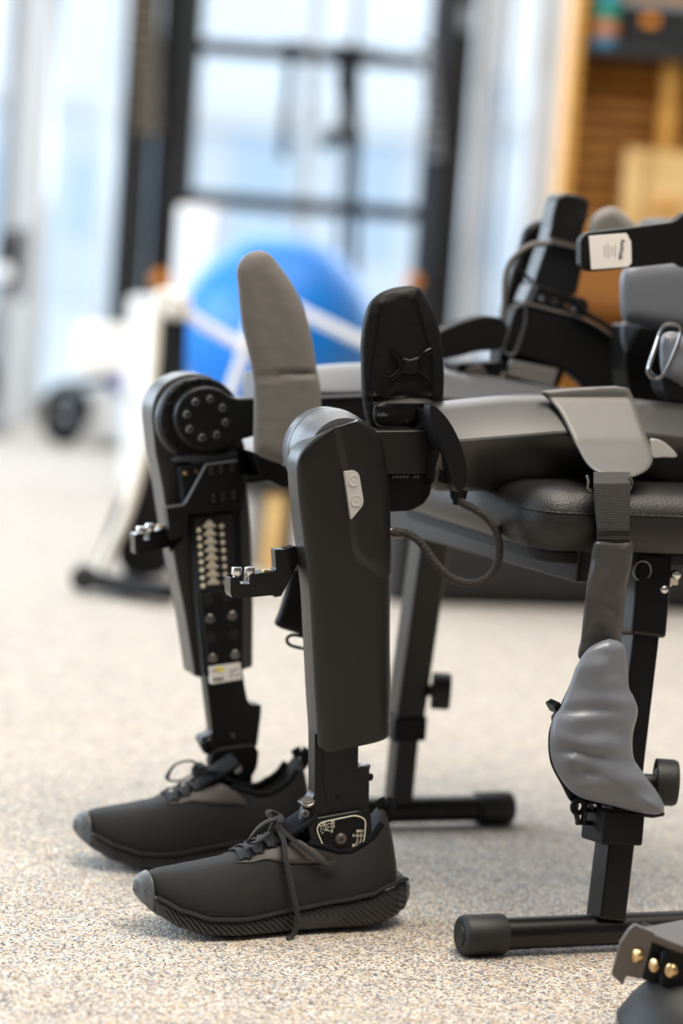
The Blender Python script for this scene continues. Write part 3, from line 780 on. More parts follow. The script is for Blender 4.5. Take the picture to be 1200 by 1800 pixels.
# flared front lip of the thigh cover
lip = cat_([(758, 711), (772, 720), (788, 738), (803, 764), (815, 796), (821, 828), (818, 852), (808, 866), (800, 856), (791, 832), (779, 792), (766, 755), (756, 728)], 5)
mk('thigh_lip', prism(lip, -.006, .012), M['blackm'], exo, bev=.003)
b = prism(rc([(760, 720), (800, 760), (812, 850), (775, 850)], 6), .012, .09); mk('thigh_bracket', b, M['blackm'], exo, bev=.004)
# shank below the cover
b = prism(rc([(553, 1290, 1), (630, 1290, 1), (629, 1352, 2), (634, 1347, 3), (649, 1348, 3), (648, 1432, 5), (640, 1455), (560, 1460), (548, 1440), (536, 1428, 5), (533, 1415, 4), (548, 1405, 4), (553, 1396, 4)], 3), .010, .030)
sk = mk('shank', b, M['black'], exo, bev=.0022)
b = prism(rc([(568, 1298, 1), (620, 1296, 1), (617, 1370, 6), (610, 1412, 8), (602, 1419, 6), (584, 1421, 6), (576, 1413, 6), (569, 1378, 6)], 5), .0088, .014); sp_ = mk('shank_panel', b, M['black'], sk, bev=.0008)
screw(sk, EX(593, 1400, .0088), nL, .0030, 'blackm', h=.002)
b = B(); disc(b, EX(641, 1348, .020) - UZ * .002, UZ, .0064, .005, .0015); mk('barrel', b, M['screw'], sk, label='grey metal barrel end')
b = B(); disc(b, EX(541, 1413, .012) , (A * .25 + UZ * .9 - L * .35), .0080, .004, .0012); bb_ = mk('barrel', b, M['screw'], sk, label='bright round barrel end')
b = B(); disc(b, EX(541, 1413, .012) + (A * .25 + UZ * .9 - L * .35).normalized() * .0035, (A * .25 + UZ * .9 - L * .35), .0062, .0022, .0006); mk('barrel_face', b, M['bronze'], sk)
b = B(); lathe(b, EX(543, 1420, .018), (A * .15 - UZ), [(-.004, .008), (.0, .0095), (.018, .0095), (.024, .004)], 20); mk('barrel_body', b, M['black'], sk)
screw(sk, EX(537, 1430, .006), (nL + A * .4), .0042, 'bronze')
screw(sk, EX(651, 1366, .02), (nL - A * .9), .0042, 'blackm')
# ankle plate with its printed scales
ap = prism(rc([(541, 1452, 12), (553, 1438, 10), (634, 1424, 8), (652, 1436, 10), (655, 1460), (645, 1492, 14), (620, 1512, 12), (580, 1512, 10), (548, 1490)], 8), .004, .026)
an = mk('ankle_plate', ap, M['black'], exo, bev=.003)
b = prism(rc([(552, 1455, 8), (560, 1446, 8), (632, 1431, 10), (644, 1440, 8), (641, 1478, 10), (632, 1494, 12), (606, 1503, 6), (572, 1498, 4)], 6), .0030, .008); af = mk('scale_face', b, M['blackm'], exo, bev=.0005)
b_ = .0024
ol = rc([(556, 1458, 8), (562, 1446, 10), (625, 1433, 8), (643, 1440, 10), (640, 1478, 10), (627, 1498, 14), (600, 1503, 10), (573, 1500, 4)], 8, 5)
line(af, 'printed_outline', ol, b_, .00075, M['cream'], closed=True)
text(af, 'printed_letters', 'DF', 567, 1450, 7, b_, M['cream'], bold=.02)
text(af, 'printed_number', '20', 584, 1446, 6, b_, M['cream'], bold=.02)
text(af, 'printed_number', '10', 584, 1453, 6, b_, M['cream'], bold=.02)
text(af, 'printed_number', '0', 583, 1461, 6, b_, M['cream'], bold=.02)
text(af, 'printed_letters', 'MIN', 632, 1461, 5, b_, M['cream'], bold=.02)
text(af, 'printed_letters', 'MAX', 627, 1486, 6, b_, M['cream'], bold=.02)
text(af, 'printed_number', '0', 621, 1469, 5, b_, M['cream'], bold=.02)
for q in (((571, 1455), (575, 1449), (579, 1447)), ((572, 1459), (575, 1455), (579, 1453)), ((571, 1460), (576, 1459), (579, 1461)), ((563, 1457), (566, 1456)), ((563, 1461), (565, 1460)), ((565, 1465), (568, 1463)), ((568, 1457), (570, 1459)),
          ((624, 1469), (638, 1469)), ((626, 1466), (629, 1466)), ((633, 1466), (636, 1466)), ((627, 1472), (629, 1472)), ((633, 1472), (635, 1472)), ((627, 1475), (629, 1475)), ((633, 1475), (635, 1475)), ((626, 1478), (629, 1478)), ((632, 1478), (635, 1478)), ((625, 1481), (628, 1481)), ((631, 1481), (634, 1481))):
    line(af, 'printed_tick', q, b_, .00042, M['cream'])
screw(an, EX(599, 1475, .0020), nL, .0056, 'bronze', h=.003)
b = B(); torus(b, EX(599, 1475, .0024), nL, .0060, .0008, 28, 6); mk('screw_rim', b, M['bronze'], an)
# foot plate inside the shoe
mk('foot_plate', box(B(), AB(.03, .030, .044), A, L, UZ, .13, .04, .004), M['blackm'], exo, bev=.002)
b = prism(rc([(575, 1490), (640, 1488), (632, 1560), (585, 1562)], 4), .012, .020); mk('stirrup', b, M['black'], exo, bev=.002)
# cable bracket in front of the shin (both legs)
def front_bracket(pts_arm, pts_block, kn, ring, bb):
    b = prism(rc(pts_arm, 1.5, 3), bb, bb + .014); a_ = mk('front_bracket', b, M['gloss'], exo, bev=.001)
    b = prism(rc(pts_block, 1.5, 3), bb - .004, bb + .016); k_ = mk('bracket_jaw', b, M['gloss'], a_, bev=.0012)
    for (x, y) in kn:
        b = B(); disc(b, EX(x, y + 5, bb + .003), UZ, .0056, .009, .001, 20); mk('thumb_screw', b, M['chrome'], a_)
        b = B(); disc(b, EX(x, y + 5, bb + .003) - UZ * .005, UZ, .0035, .006, .0005, 14); mk('thread', b, M['chrome'], a_)
    b = B(); disc(b, EX(ring[0], ring[1] + 3, bb + .006), UZ, .0068, .0024, .0006, 24); mk('bushing', b, M['brass'], a_)
front_bracket([(483, 966), (500, 966), (520, 960), (524, 990), (494, 1048), (482, 1050), (482, 1003), (485, 1001)],
              [(405, 1015), (421, 1015), (422, 1026), (438, 1027), (440, 1010), (482, 1004), (484, 1046), (430, 1051), (408, 1051), (405, 1042)], ((415, 1006), (438, 1006)), (470, 1002), .035)
# cable from shin to thigh
cp = cat_([(684, 937, 0), (700, 936, 0), (716, 938, 0), (738, 953, 0), (762, 986, 0), (790, 1014, 0), (822, 1025, 0), (852, 1019, 0), (870, 999, 0), (877, 970, 0), (872, 935, 0), (855, 910, 0), (830, 893, 0), (812, 884, 0), (807, 872, 0)], 6, False)
b = B(); tube(b, [EX(q.x, q.y, .018 - .02 * math.sin(PI * i / len(cp))) for i, q in enumerate(cp)], .0046, n=14); cb_ = mk('cable', b, M['cable'], exo)
b = B(); lathe(b, EX(680, 937, .02), -A, [(0, .007), (.006, .0072), (.007, .006), (.016, .006), (.018, .0052)], 20); mk('connector', b, M['screw'], cb_)
b = B(); lathe(b, EX(806, 862, .02), -UZ, [(0, .010), (.008, .009), (.012, .006), (.016, .0055)], 20); mk('connector', b, M['blackm'], cb_)
# knee pad on the near leg (its black back faces us)
o_n = [(711, 502), (736, 505), (752, 528), (767, 560), (776, 602), (780, 647), (779, 693), (776, 724), (768, 752), (712, 756), (659, 755), (643, 738), (636, 700), (634, 647), (634, 595), (641, 553), (652, 528), (675, 511)]
kp = mk('knee_pad', pad(o_n, [(706, 560), (706, 700)], .085, .012, back=.016, edge=.3, K=12, wr=lambda x, y: (.0012 + .0025 * max(0, min(1, (y - 650) / 40))) * pnoise(V((x * .05, y * .11, 1)))), M['padblk'], exo, label='black backed knee pad')
for s in ([(676, 532), (668, 570), (662, 610), (656, 660), (653, 710), (655, 745)], [(733, 510), (741, 550), (752, 590), (762, 622), (762, 690), (762, 720)]):
    line(kp, 'piping', cat_([(q[0], q[1], 0) for q in s], 5, False) and [(v.x, v.y) for v in cat_([(q[0], q[1], 0) for q in s], 5, False)], .0705, .0013, M['padblk'])
for s in ([(688, 618), (699, 626), (706, 638), (706, 649), (698, 658), (688, 666)], [(758, 616), (746, 623), (738, 634), (737, 646), (744, 656), (755, 664)]):
    v = cat_([(q[0], q[1], 0) for q in s], 5, False); b = B(); tube(b, [EX(q.x, q.y,   .0695) for q in v], .0034, .0014, up=L, n=8); mk('webbing_hook', b, M['gloss'], kp)
b = B(); tube(b, [EX(x, y, .0705) for x, y in ((705, 643), (720, 646), (738, 641))], .009, .0015, up=L, n=8, flat=4); mk('webbing', b, M['padblk'], kp)
b = mk('webbing_roll', pad([(657, 712), (678, 704), (720, 699), (758, 703), (768, 722), (764, 748), (700, 752), (660, 746)], [(675, 728), (750, 726)], .068, .009, back=.01, K=8, wr=lambda x, y: .002 * pnoise(V((x * .04, y * .14, 3)))), M['padblk'], kp)
# ---- strap over the near thigh
def bft(x, y):
    # follows the shell: over the top facet, then out past the bench edge
    return -.012 + (.050 if y < 700 else max(0, (775 - y) / 75 * .05) if y < 775 else -(y - 775) / 68 * .075)
o_t = [(950, 689), (976, 684), (1032, 680), (1092, 679), (1108, 689), (1124, 732), (1142, 785), (1147, 808), (1136, 828), (1104, 841), (1070, 838), (1036, 822), (1012, 784), (984, 728), (962, 702)]
sp1 = mk('thigh_strap_pad', pad(o_t, [(1040, 700), (1085, 800)], bft, .006, back=.006, K=14, edge=.12, n=7), M['vinyl'], exo, label='grey coated strap pad over the near thigh')
b_s = -.105 - .015
b_s = bl0 - .012
rr_ = []
for (xa, xb, y, bb) in ((1044, 1108, 830, -.080), (1044, 1108, 850, b_s), (1046, 1108, 890, b_s - .002), (1050, 1106, 932, b_s - .002), (1050, 1108, 955, b_s - .002)):
    rr_.append((EX(xa, y, bb), EX(xb, y, bb)))
def ribbon(rows, th):
    bm = B(); rings = []
    for p, q in rows: rings.append([p, q, q + L * th, p + L * th])
    return loft(bm, rings)
mk('webbing', ribbon(rr_, .003), M['web'], exo, bev=.0008)
b = B()
for y in (934, 938, 948, 952): tube(b, [EX(1052, y, b_s - .0026), EX(1107, y, b_s - .0026)], .0005, n=5)
mk('stitching', b, M['blackm'], exo)
for x in (1033, 1109):
    b = B(); tube(b, [EX(px_, py_, b_s + .006) for px_, py_ in ((x - 2, 836), (x + 1, 846), (x - 1, 858), (x + 6 if x < 1100 else x - 6, 862))], .0018, n=8); mk('strap_ring', b, M['screw'], exo)
o_d = [(1048, 950), (1078, 952), (1109, 950), (1112, 975), (1107, 1005), (1100, 1040), (1096, 1080), (1092, 1125), (1088, 1160), (1020, 1160), (1021, 1120), (1025, 1080), (1031, 1030), (1037, 990), (1040, 965)]
mk('calf_strap', pad(o_d, [(1076, 975), (1066, 1040), (1056, 1130)], lambda x, y: b_s + .001, .007, back=.004, K=14, edge=.5, n=8, wr=lambda x, y: .0065 * pnoise(V((x * .03, y * .028, 5)))), M['strapf'], exo)
o_c = [(1073, 1123), (1096, 1133), (1102, 1156), (1105, 1206), (1112, 1222), (1120, 1242), (1120, 1258), (1112, 1292), (1113, 1330), (1126, 1353), (1154, 1391), (1167, 1417), (1160, 1431), (1125, 1429), (1085, 1419), (1039, 1408), (1016, 1400), (992, 1379), (972, 1344), (966, 1307), (971, 1266), (986, 1240), (1001, 1203), (1016, 1165), (1031, 1142), (1052, 1129)]
def wrc(x, y):
    q = .006 * pnoise(V((x * .016, y * .034, 9)))
    d = (y - (1318 - (x - 1000) * -.18)) / 10; q -= .006 * math.exp(-d * d) * max(0, 1 - abs(x - 1020) / 80)
    d = (y - 1248) / 9; q -= .004 * math.exp(-d * d)
    d = (y - (1345 + (x - 1000) * .35)) / 7; q -= .0025 * math.exp(-d * d) * max(0, 1 - abs(x - 1030) / 60)
    return q
cpad = mk('calf_pad', pad(o_c, [(1075, 1160), (1055, 1230), (1040, 1300), (1060, 1370), (1130, 1405)], lambda x, y: b_s - .010 - max(0, (y - 1200)) / 200 * .012, .020, back=.010, K=20, edge=.85, wr=wrc, n=8), M['vinyl2'], exo, label='slate coloured coated calf pad hanging from the strap')
o_k = [(1018, 1165), (1001, 1203), (984, 1240), (967, 1275), (963, 1307), (968, 1344), (988, 1383), (1000, 1406), (1010, 1412), (1018, 1402), (1050, 1412), (1085, 1425), (1125, 1436), (1158, 1437), (1166, 1425), (1120, 1380), (1060, 1300), (1040, 1200)]
mk('pad_backing', pad(o_k, [(1035, 1200), (1030, 1300), (1090, 1400)], b_s + .010, .006, back=.006, K=5), M['blackm'], cpad)
b = prism(rc([(972, 1241), (983, 1234), (990, 1247), (980, 1256)], 1.5), b_s - .01, b_s + .01); mk('clip', b, M['gloss'], cpad, bev=.001)
b = B(); tube(b, [EX(x, y, b_s) for x, y in ((978, 1252), (972, 1260), (973, 1272))], .0025); mk('clip_loop', b, M['bronze'], cpad)
bk = B()
for s in ([(1013, 1404), (1011, 1425), (1016, 1446)], [(1028, 1410), (1027, 1425), (1024, 1446)], [(1013, 1446), (1058, 1447)], [(1052, 1414), (1055, 1430), (1050, 1447)], [(1026, 1424), (1050, 1424)], [(1036, 1410), (1040, 1424)]):
    tube(bk, [EX(x, y, b_s + .003) for x, y in s], .0028, .004, up=L, n=8)
mk('buckle', bk, M['gloss'], cpad)
b = B(); torus(b, EX(1016, 1418, b_s), nL, .007, .003, 20, 8); mk('buckle_loop', b, M['blackm'], cpad)

# ---- far leg, inner side
fb = .335
lf = nL
out_shell = [(267, 735, 6), (268, 712, 14), (276, 690, 14), (292, 672, 14), (316, 660, 14), (342, 656, 14), (368, 660, 14), (395, 682), (418, 740), (432, 790), (434, 850, 10), (440, 925, 10), (445, 1060), (444, 1172, 2), (430, 1177), (357, 1192, 3), (342, 1189, 3), (326, 1085), (312, 1015), (296, 925), (286, 860), (273, 795)]
fsh = mk('shin_cover', prism(rc(out_shell, 8), fb + .018, fb + .062), M['shell'], exo, bev=.006, seg=4)
b = B(); lathe(b, EX(350, 738, fb) + L * .012, L, [(0, .0485), (.003, .0505), (.030, .0505), (.036, .048), (.038, .03)], 64); mk('knee_drum', b, M['drum'], exo)
b = B(); c_ = EX(353, 737, fb + .002); lathe(b, c_, L, [(0, .040), (.0008, .0485), (.003, .0505), (.018, .0505)], 72); mk('knee_ring', b, M['black'], exo, ang=25)
for (x, y) in ((299, 712), (295, 757), (334, 799), (350, 668), (368, 670), (325, 673), (305, 690), (308, 782)):
    screw(exo, EX(x, y, fb + .0015), lf, .0030, 'blackm', h=.003)
# crank with arm
cc = EX(364, 736, fb - .016)
arm = []
for k in range(28):
    g = R(58) + (2 * PI - R(112)) * k / 27
    arm.append((364 + 56 * math.cos(g), 736 - 56 * math.sin(g)))
arm += [(404, 787), (422, 774), (446, 768), (470, 768), (470, 699), (446, 699), (420, 700), (406, 697)]
ck = mk('knee_crank', prism(arm, fb - .016, fb + .006), M['black'], exo, bev=.0035)
for k in range(8):
    g = R(78) - k * PI / 4
    x, y = 362 + 34.5 * math.cos(g), 736 - 34.5 * math.sin(g)
    b = B(); lathe(b, EX(x, y, fb - .0172), L, [(0, .0062), (.0007, .0066), (.003, .0066)], 24); w = mk('counterbore', b, M['hole'], ck)
    screw(ck, EX(x, y, fb - .0172), lf, .0044, 'screw', h=.003)
# black core under the joint and the bracket plate
core = [(316, 822, 3), (345, 815), (384, 812), (430, 806), (434, 842), (430, 890), (424, 900), (428, 1045), (427, 1177), (360, 1190), (346, 1050), (338, 920), (324, 890)]
mk('shin_core', prism(rc(core, 4), fb - .004, fb + .030), M['blackm'], exo, bev=.002)
mk('crescent', prism(cat_([(306, 810), (330, 812), (352, 818), (384, 812), (415, 803), (414, 792), (380, 800), (335, 800)], 4), fb - .001, fb + .02), M['drum'], exo, bev=.001)
plate = [(362, 816, 2), (416, 809, 2), (426, 836), (430, 842), (428, 888, 3), (414, 895), (330, 903, 2), (326, 940, 2), (300, 950), (294, 905, 2), (292, 891, 2), (322, 887, 2), (329, 881, 2)]
bp_ = mk('bracket_plate', prism(rc(plate, 4), fb - .016, fb + .0), M['black'], exo, bev=.0015)
b = B(); tube(b, [EX(x, y, fb - .0165) for x, y in ((294, 892), (322, 888), (328, 881), (362, 817), (416, 810))], .0016, n=8); mk('bracket_edge', b, M['drum'], bp_)
for (x, y) in ((370, 828), (388, 825), (407, 822), (374, 876), (391, 873), (410, 870)):
    for dy in (-4, 4): screw(bp_, EX(x, y + dy, fb - .0165), lf, .0022, 'screw', h=.003)
for (x, y) in ((326, 832), (345, 829)): screw(exo, EX(x, y, fb - .0045), lf, .0030, 'brass', h=.003)
# perforated strip: pale metal stands in for bright floor through its holes
b = prism(rc([(342, 910), (410, 902), (414, 1040), (350, 1046)], 3), fb - .008, fb - .003); cs = mk('perforated_strip', b, M['hole'], exo, bev=.001)
for k in range(8):
    x, y = 368.5 + k * 1.0, 922 + k * 14.3
    pts = [(x - 12, y + 4), (x - 9, y + 1), (x - 6, y - 1), (x - 5, y - 5), (x, y - 8), (x + 5, y - 5), (x + 6, y - 1), (x + 9, y), (x + 12, y + 2), (x + 9, y + 5), (x - 9, y + 6)]
    mk('hole_bell', prism(pts, fb - .0105, fb - .007), M['nickel'], cs, bev=.0005)
for k in range(8):
    for (x, y) in ((349 + k * 1.1, 932 + k * 14.0), (389 + k * 1.1, 925 + k * 14.1)):
        b = B(); lathe(b, EX(x, y, fb - .0078), nL, [(0, .0030), (.0015, .0030), (.003, .0018), (.0032, .0002)], 14); mk('hole_dot', b, M['nickel'], cs)
# lower plate with holes and sticker
b = prism(rc([(352, 1046, 4), (404, 1037, 4), (411, 1070), (424, 1180), (368, 1190)], 3), fb - .010, fb - .002); lp = mk('lower_plate', b, M['blackm'], exo, bev=.0015)
for (x, y, f) in ((366, 1054, 0), (399, 1049, 0), (369, 1088, 1), (408, 1082, 1), (371, 1122, 0), (411, 1116, 0), (374, 1157, 1), (413, 1151, 1)):
    if f: screw(lp, EX(x, y, fb - .0105), lf, .0056, 'screw', h=.002, hexr=.55)
    else:
        b = B(); lathe(b, EX(x, y, fb - .0104), L, [(0, .0062), (.001, .0064), (.003, .0064)], 20); mk('hole', b, M['hole'], lp)
# far shank
b = prism(rc([(360, 1180), (426, 1176), (430, 1205), (435, 1230, 4), (440, 1238, 3), (459, 1239, 2), (459, 1252), (452, 1312), (380, 1318), (362, 1320), (352, 1305, 4), (355, 1296, 4), (368, 1292, 5), (373, 1288)], 3), fb - .004, fb + .018)
fs = mk('shank', b, M['black'], exo, bev=.0025)
b = prism(rc([(367, 1172), (422, 1164), (425, 1194), (371, 1203)], 1.5), fb - .0108, fb - .004); sl = mk('sticker', b, M['label'], exo, label='white sticker with small print')
mk('yellow_mark', prism([(380, 1174), (393, 1172), (394, 1179), (381, 1181)], fb - .0112, fb - .0106), M['yellow'], sl)
for (x0_, x1_, y0_) in ((373, 382, 1178), (374, 394, 1192), (374, 392, 1195), (403, 412, 1179), (403, 410, 1187), (413, 418, 1176), (414, 420, 1186)):
    mk('print', prism([(x0_, y0_), (x1_, y0_ - 1.5), (x1_, y0_ + 1), (x0_, y0_ + 2.5)], fb - .0112, fb - .0106), M['ink'], sl)
b = B(); lathe(b, EX(362, 1303, fb), (UZ * .85 + A * .5), [(-.016, .005), (-.012, .0095), (.003, .0100), (.0045, .0085), (.0046, .001)], 22); mk('barrel', b, M['black'], fs)
screw(fs, EX(409, 1293, fb - .0045), lf, .0030, 'bronze')
b = prism(rc([(372, 1325, 6), (384, 1316, 8), (446, 1308, 8), (456, 1321, 6), (453, 1352, 12), (440, 1371, 10), (402, 1380, 14), (380, 1366, 12), (368, 1345, 8)], 8), fb - .014, fb + .004); fa = mk('ankle_plate', b, M['blackm'], exo, bev=.003)
screw(fa, EX(417, 1352, fb - .0145), lf, .0058, 'chrome', h=.003)
b = B(); torus(b, EX(417, 1352, fb - .0150), nL, .0055, .0014, 24, 6); mk('screw_rim', b, M['screw'], fa)
b = prism(rc([(400, 1370), (444, 1362), (440, 1450), (405, 1455)], 4), fb - .006, fb + .002); mk('stirrup', b, M['black'], exo, bev=.002)
mk('foot_plate', box(B(), AB(.03, .300, .044), A, L, UZ, .13, .04, .004), M['blackm'], exo, bev=.002)
front_bracket([(296, 905), (318, 898), (326, 940), (300, 972), (297, 965)], [(236, 940), (252, 938), (254, 950), (262, 949), (264, 935), (297, 928), (298, 962), (252, 972), (238, 975)], ((247, 934), (263, 929)), (284, 923), fb)
# small white bottle-like cushion and cuff behind the far shin
b = prism(cat_([(447, 796), (475, 806), (505, 822), (512, 850), (500, 858), (470, 846), (436, 850), (434, 838), (458, 836)], 4), fb - .04, fb + .02); mk('calf_cuff', b, M['padblk'], exo, bev=.004)
# far knee pad (grey face to us)
o_f = [(452, 440), (470, 444), (487, 462), (512, 497), (533, 539), (547, 588), (556, 644), (563, 680), (564, 720), (563, 770), (560, 812), (520, 818), (492, 814), (470, 807), (450, 797), (445, 780), (446, 720), (444, 665), (435, 617), (424, 567), (418, 507), (416, 472), (430, 449)]
def wrf(x, y):
    d = (y - (662 - (x - 440) * .04)) / 3.5
    return -.004 * math.exp(-d * d) + .0004 * pnoise(V((x * .04, y * .08, 2)))
mk('knee_pad', pad(o_f, [(455, 480), (478, 560), (500, 650), (505, 760)], .262, .009, back=.010, K=18, edge=.45, wr=wrf, n=14), M['pad'], exo, label='grey faced knee pad')
# far thigh shell
rs = []
for (x, yt, yc, yb) in ((470, 655, 690, 745), (520, 650, 688, 742), (560, 648, 687, 740), (600, 644, 687, 740), (640, 641, 686, 740), (720, 640, 690, 745), (800, 650, 700, 750), (900, 662, 705, 755), (1050, 690, 720, 765), (1240, 700, 735, 780)):
    rs.append(thsec(x, yt, yc, yb, fb - .0, fb + .09))
mk('thigh_cover', loft(B(), rs), M['drum'], exo, ang=24)
b = prism([(560, 697), (660, 693), (660, 698), (560, 702)], fb - .012, fb - .002); mk('thigh_rail', b, M['drum'], exo, bev=.0008)
b = prism([(470, 702), (700, 700), (700, 742), (470, 745)], fb - .010, fb + .004); mk('thigh_rail', b, M['blackm'], exo, bev=.002)
screw(exo, EX(588, 722, fb - .0105), lf, .003, 'screw')
# strap hanging behind the near shin
b = mk('calf_strap', pad([(517, 985), (540, 990), (545, 1060), (545, 1118), (520, 1112), (497, 1106), (482, 1096), (489, 1076), (500, 1040), (508, 1000)], [(530, 1000), (522, 1080)], .20, .012, K=6), M['padblk'], exo, label='black strap end hanging between the shins')
b = B(); tube(b, [EX(q.x, q.y, .20) for q in cat_([(545, 1122, 0), (515, 1116, 0), (504, 1124, 0), (512, 1135, 0), (545, 1142, 0)], 5, False)], .0020); mk('strap_ring', b, M['blackm'], exo)
# ---- hip: far side module
hb = .42
def P_(name, pts, b0, b1, m, bev=.003, par=None, r=6, label=None): return mk(name, prism(rc(pts, r), b0, b1), M[m], par or exo, bev=bev, label=label)
hm = P_('hip_motor', [(934, 500), (958, 428), (1018, 440), (1024, 470), (1013, 519), (975, 512)], hb, hb + .028, 'cover', .005)
P_('motor_cap', [(966, 424), (971, 380), (979, 348, 10), (990, 339, 8), (1020, 343, 10), (1038, 354, 8), (1033, 385), (1018, 436)], hb - .006, hb + .028, 'cover', .006, hm)
P_('motor_band', [(967, 418), (1018, 432), (1018, 440), (966, 428)], hb - .010, hb + .026, 'bronze', .002, hm, 2)
P_('motor_side', [(936, 500), (962, 424), (972, 380), (980, 346), (986, 344), (974, 390), (964, 430), (946, 500)], hb - .004, hb + .024, 'cover2', .002, hm, 4)
hk = P_('hip_bracket', [(936, 498), (950, 502), (1032, 526), (1036, 540), (1026, 560), (924, 534), (924, 525)], hb - .006, hb + .03, 'blackm', .002)
P_('bracket_edge', [(934, 500), (946, 502), (934, 533), (921, 530)], hb - .010, hb + .02, 'drum', .001, hk, 2)
for (x, y, m) in ((950, 525, 'chrome'), (974, 531, 'screw'), (996, 540, 'brass'), (1007, 544, 'chrome')): screw(hk, EX(x, y, hb - .0065), lf, .0038, m)
hw = P_('hip_wing', [(885, 612), (902, 540, 10), (920, 531, 10), (970, 544), (1025, 561, 20), (1078, 593, 20), (1112, 628, 16), (1118, 670, 12), (1112, 708), (1040, 708), (1028, 680, 14), (997, 654, 14), (960, 640), (905, 624)], hb - .02, hb + .0, 'blackm', .004, None, 8)
b = B(); tube(b, [EX(x, y, hb - .022) for x, y in cat_([(904, 545), (893, 580), (884, 612), (890, 622), (903, 622), (912, 600), (922, 565), (920, 536)], 3)], .0022, n=8, closed=True); mk('wing_slot', b, M['drum'], hw)
b = B(); tube(b, [EX(q.x, q.y, hb - .020) for q in cat_([(916, 532, 0), (970, 546, 0), (1025, 562, 0), (1078, 594, 0), (1108, 626, 0)], 5, False)], .0022, n=8); mk('wing_edge', b, M['bronze'], hw)
P_('hip_frame', [(880, 612), (905, 622), (960, 638), (992, 654), (976, 690), (978, 712), (872, 712)], hb + .0, hb + .03, 'blackm', .004, None, 4)
lbp = P_('rating_plate', [(899, 632), (981, 649), (971, 683), (893, 660)], hb - .03, hb - .024, 'labelg', .0005, None, 2, 'grey plate with lines of print')
for k in range(3): mk('print', prism([(902, 638 + k * 8), (972, 653 + k * 8), (972, 656 + k * 8), (902, 641 + k * 8)], hb - .0305, hb - .0298), M['ink'], lbp)
P_('waist_band', [(770, 584), (810, 566), (850, 555), (882, 558), (895, 575), (882, 616), (843, 617), (801, 628), (770, 634)], hb - .04, hb - .01, 'blackm', .006, None, 10)
mk('back_pad', pad([(923, 398), (965, 385), (972, 420), (950, 470), (932, 504), (905, 533), (900, 566), (878, 562), (882, 528), (892, 488), (908, 440)], [(945, 420), (915, 490), (892, 545)], hb + .07, .02, K=6), M['padblk'], exo)
for s in ([(966, 429), (937, 430), (909, 447), (890, 476), (886, 530), (884, 560)], [(912, 458), (920, 480), (935, 495)], [(1005, 522), (1030, 550), (1060, 568), (1088, 594), (1106, 622), (1112, 660)], [(888, 655), (876, 672), (860, 698)]):
    v = cat_([(q[0], q[1], 0) for q in s], 6, False); b = B(); tube(b, [EX(q.x, q.y, hb - .03) for q in v], .0038 if s[0][0] != 912 else .0025, n=10); mk('hip_cable', b, M['bronze'] if s[0][0] in (966, 888) else M['blackm'], exo)
P_('hip_linkage', [(803, 640), (890, 636), (905, 660), (900, 712), (818, 712), (812, 660)], hb - .02, hb + .02, 'blackm', .006, None, 6)
P_('hip_linkage', [(820, 648), (850, 642), (858, 662), (832, 670)], hb - .03, hb - .02, 'bronze', .003, None, 4)
mk('shoulder_pad', pad([(1036, 388), (1056, 368), (1080, 364), (1102, 380), (1120, 405), (1110, 440), (1070, 440), (1038, 430)], [(1060, 400), (1090, 405)], .40, .02, K=6), M['pad'], exo, label='grey rolled pad')
# strap with the white label
ls = P_('chest_strap', [(1021, 420, 8), (1033, 409, 6), (1110, 400), (1186, 390, 10), (1204, 374), (1270, 366), (1270, 476), (1204, 471, 8), (1190, 462), (1109, 471), (1036, 478, 6), (1021, 468, 6)], .10, .114, 'padblk', .004, None, 6)
lw = P_('sewn_label', [(1035, 415), (1101, 410), (1109, 425), (1110, 462), (1104, 469), (1039, 474)], .0985, .101, 'label', .0004, None, 2, 'white sewn label with black lettering')
text(lw, 'printed_word', 'ReWalk', 1092, 439, 8, .0982, M['inkd'], rot=R(-93), bold=.02)
for k, (x, h0, h1) in enumerate(((1062, 431, 452), (1068, 428, 455), (1074, 433, 450), (1080, 430, 452))):
    mk('print', prism([(x, h0), (x + 1.2, h0), (x + 1.2, h1), (x, h1)], .0982, .0986), M['ink'], lw)
mk('torso_pad', pad([(1092, 480), (1110, 462), (1160, 455), (1250, 455), (1260, 520), (1250, 585), (1180, 582), (1110, 570), (1093, 558), (1089, 515)], [(1130, 510), (1220, 520)], .26, .014, K=8, edge=.4), M['vinyl2'], exo, label='light grey torso pad')
P_('pelvis_panel', [(1100, 570), (1180, 580), (1270, 590), (1270, 720), (1110, 715), (1098, 640)], .30, .34, 'cover', .01, None, 8)
mk('belt_fold', pad([(1094, 566), (1126, 572), (1112, 600), (1102, 618), (1092, 600)], [(1105, 580), (1102, 600)], .29, .008, K=4), M['vinyl2'], exo)
hp = mk('hip_pad', pad([(1162, 592), (1180, 583), (1210, 590), (1260, 600), (1265, 690), (1215, 694), (1182, 676), (1164, 660), (1159, 628)], [(1190, 630), (1240, 640)], .08, .016, K=9, edge=.5, wr=lambda x, y: .004 * pnoise(V((x * .09, y * .03, 4)))), M['vinyl2'], exo, label='puffy slate hip pad')
b = B(); tube(b, [EX(q.x, q.y, .062) for q in cat_([(1164, 576, 0), (1178, 570, 0), (1195, 576, 0), (1192, 600, 0), (1168, 655, 0), (1150, 667, 0), (1138, 652, 0), (1150, 612, 0)], 4)], .0022, n=8, closed=True); mk('strap_ring', b, M['screw'], hp)
b = B(); tube(b, [EX(x, y, .06) for x, y in ((1158, 592), (1140, 648), (1148, 660))], .0018, n=8); mk('strap_ring', b, M['chrome'], hp)
P_('hip_joint', [(1162, 660), (1200, 676), (1270, 690), (1270, 712), (1180, 704), (1168, 690)], .07, .10, 'blackm', .003, None, 5)

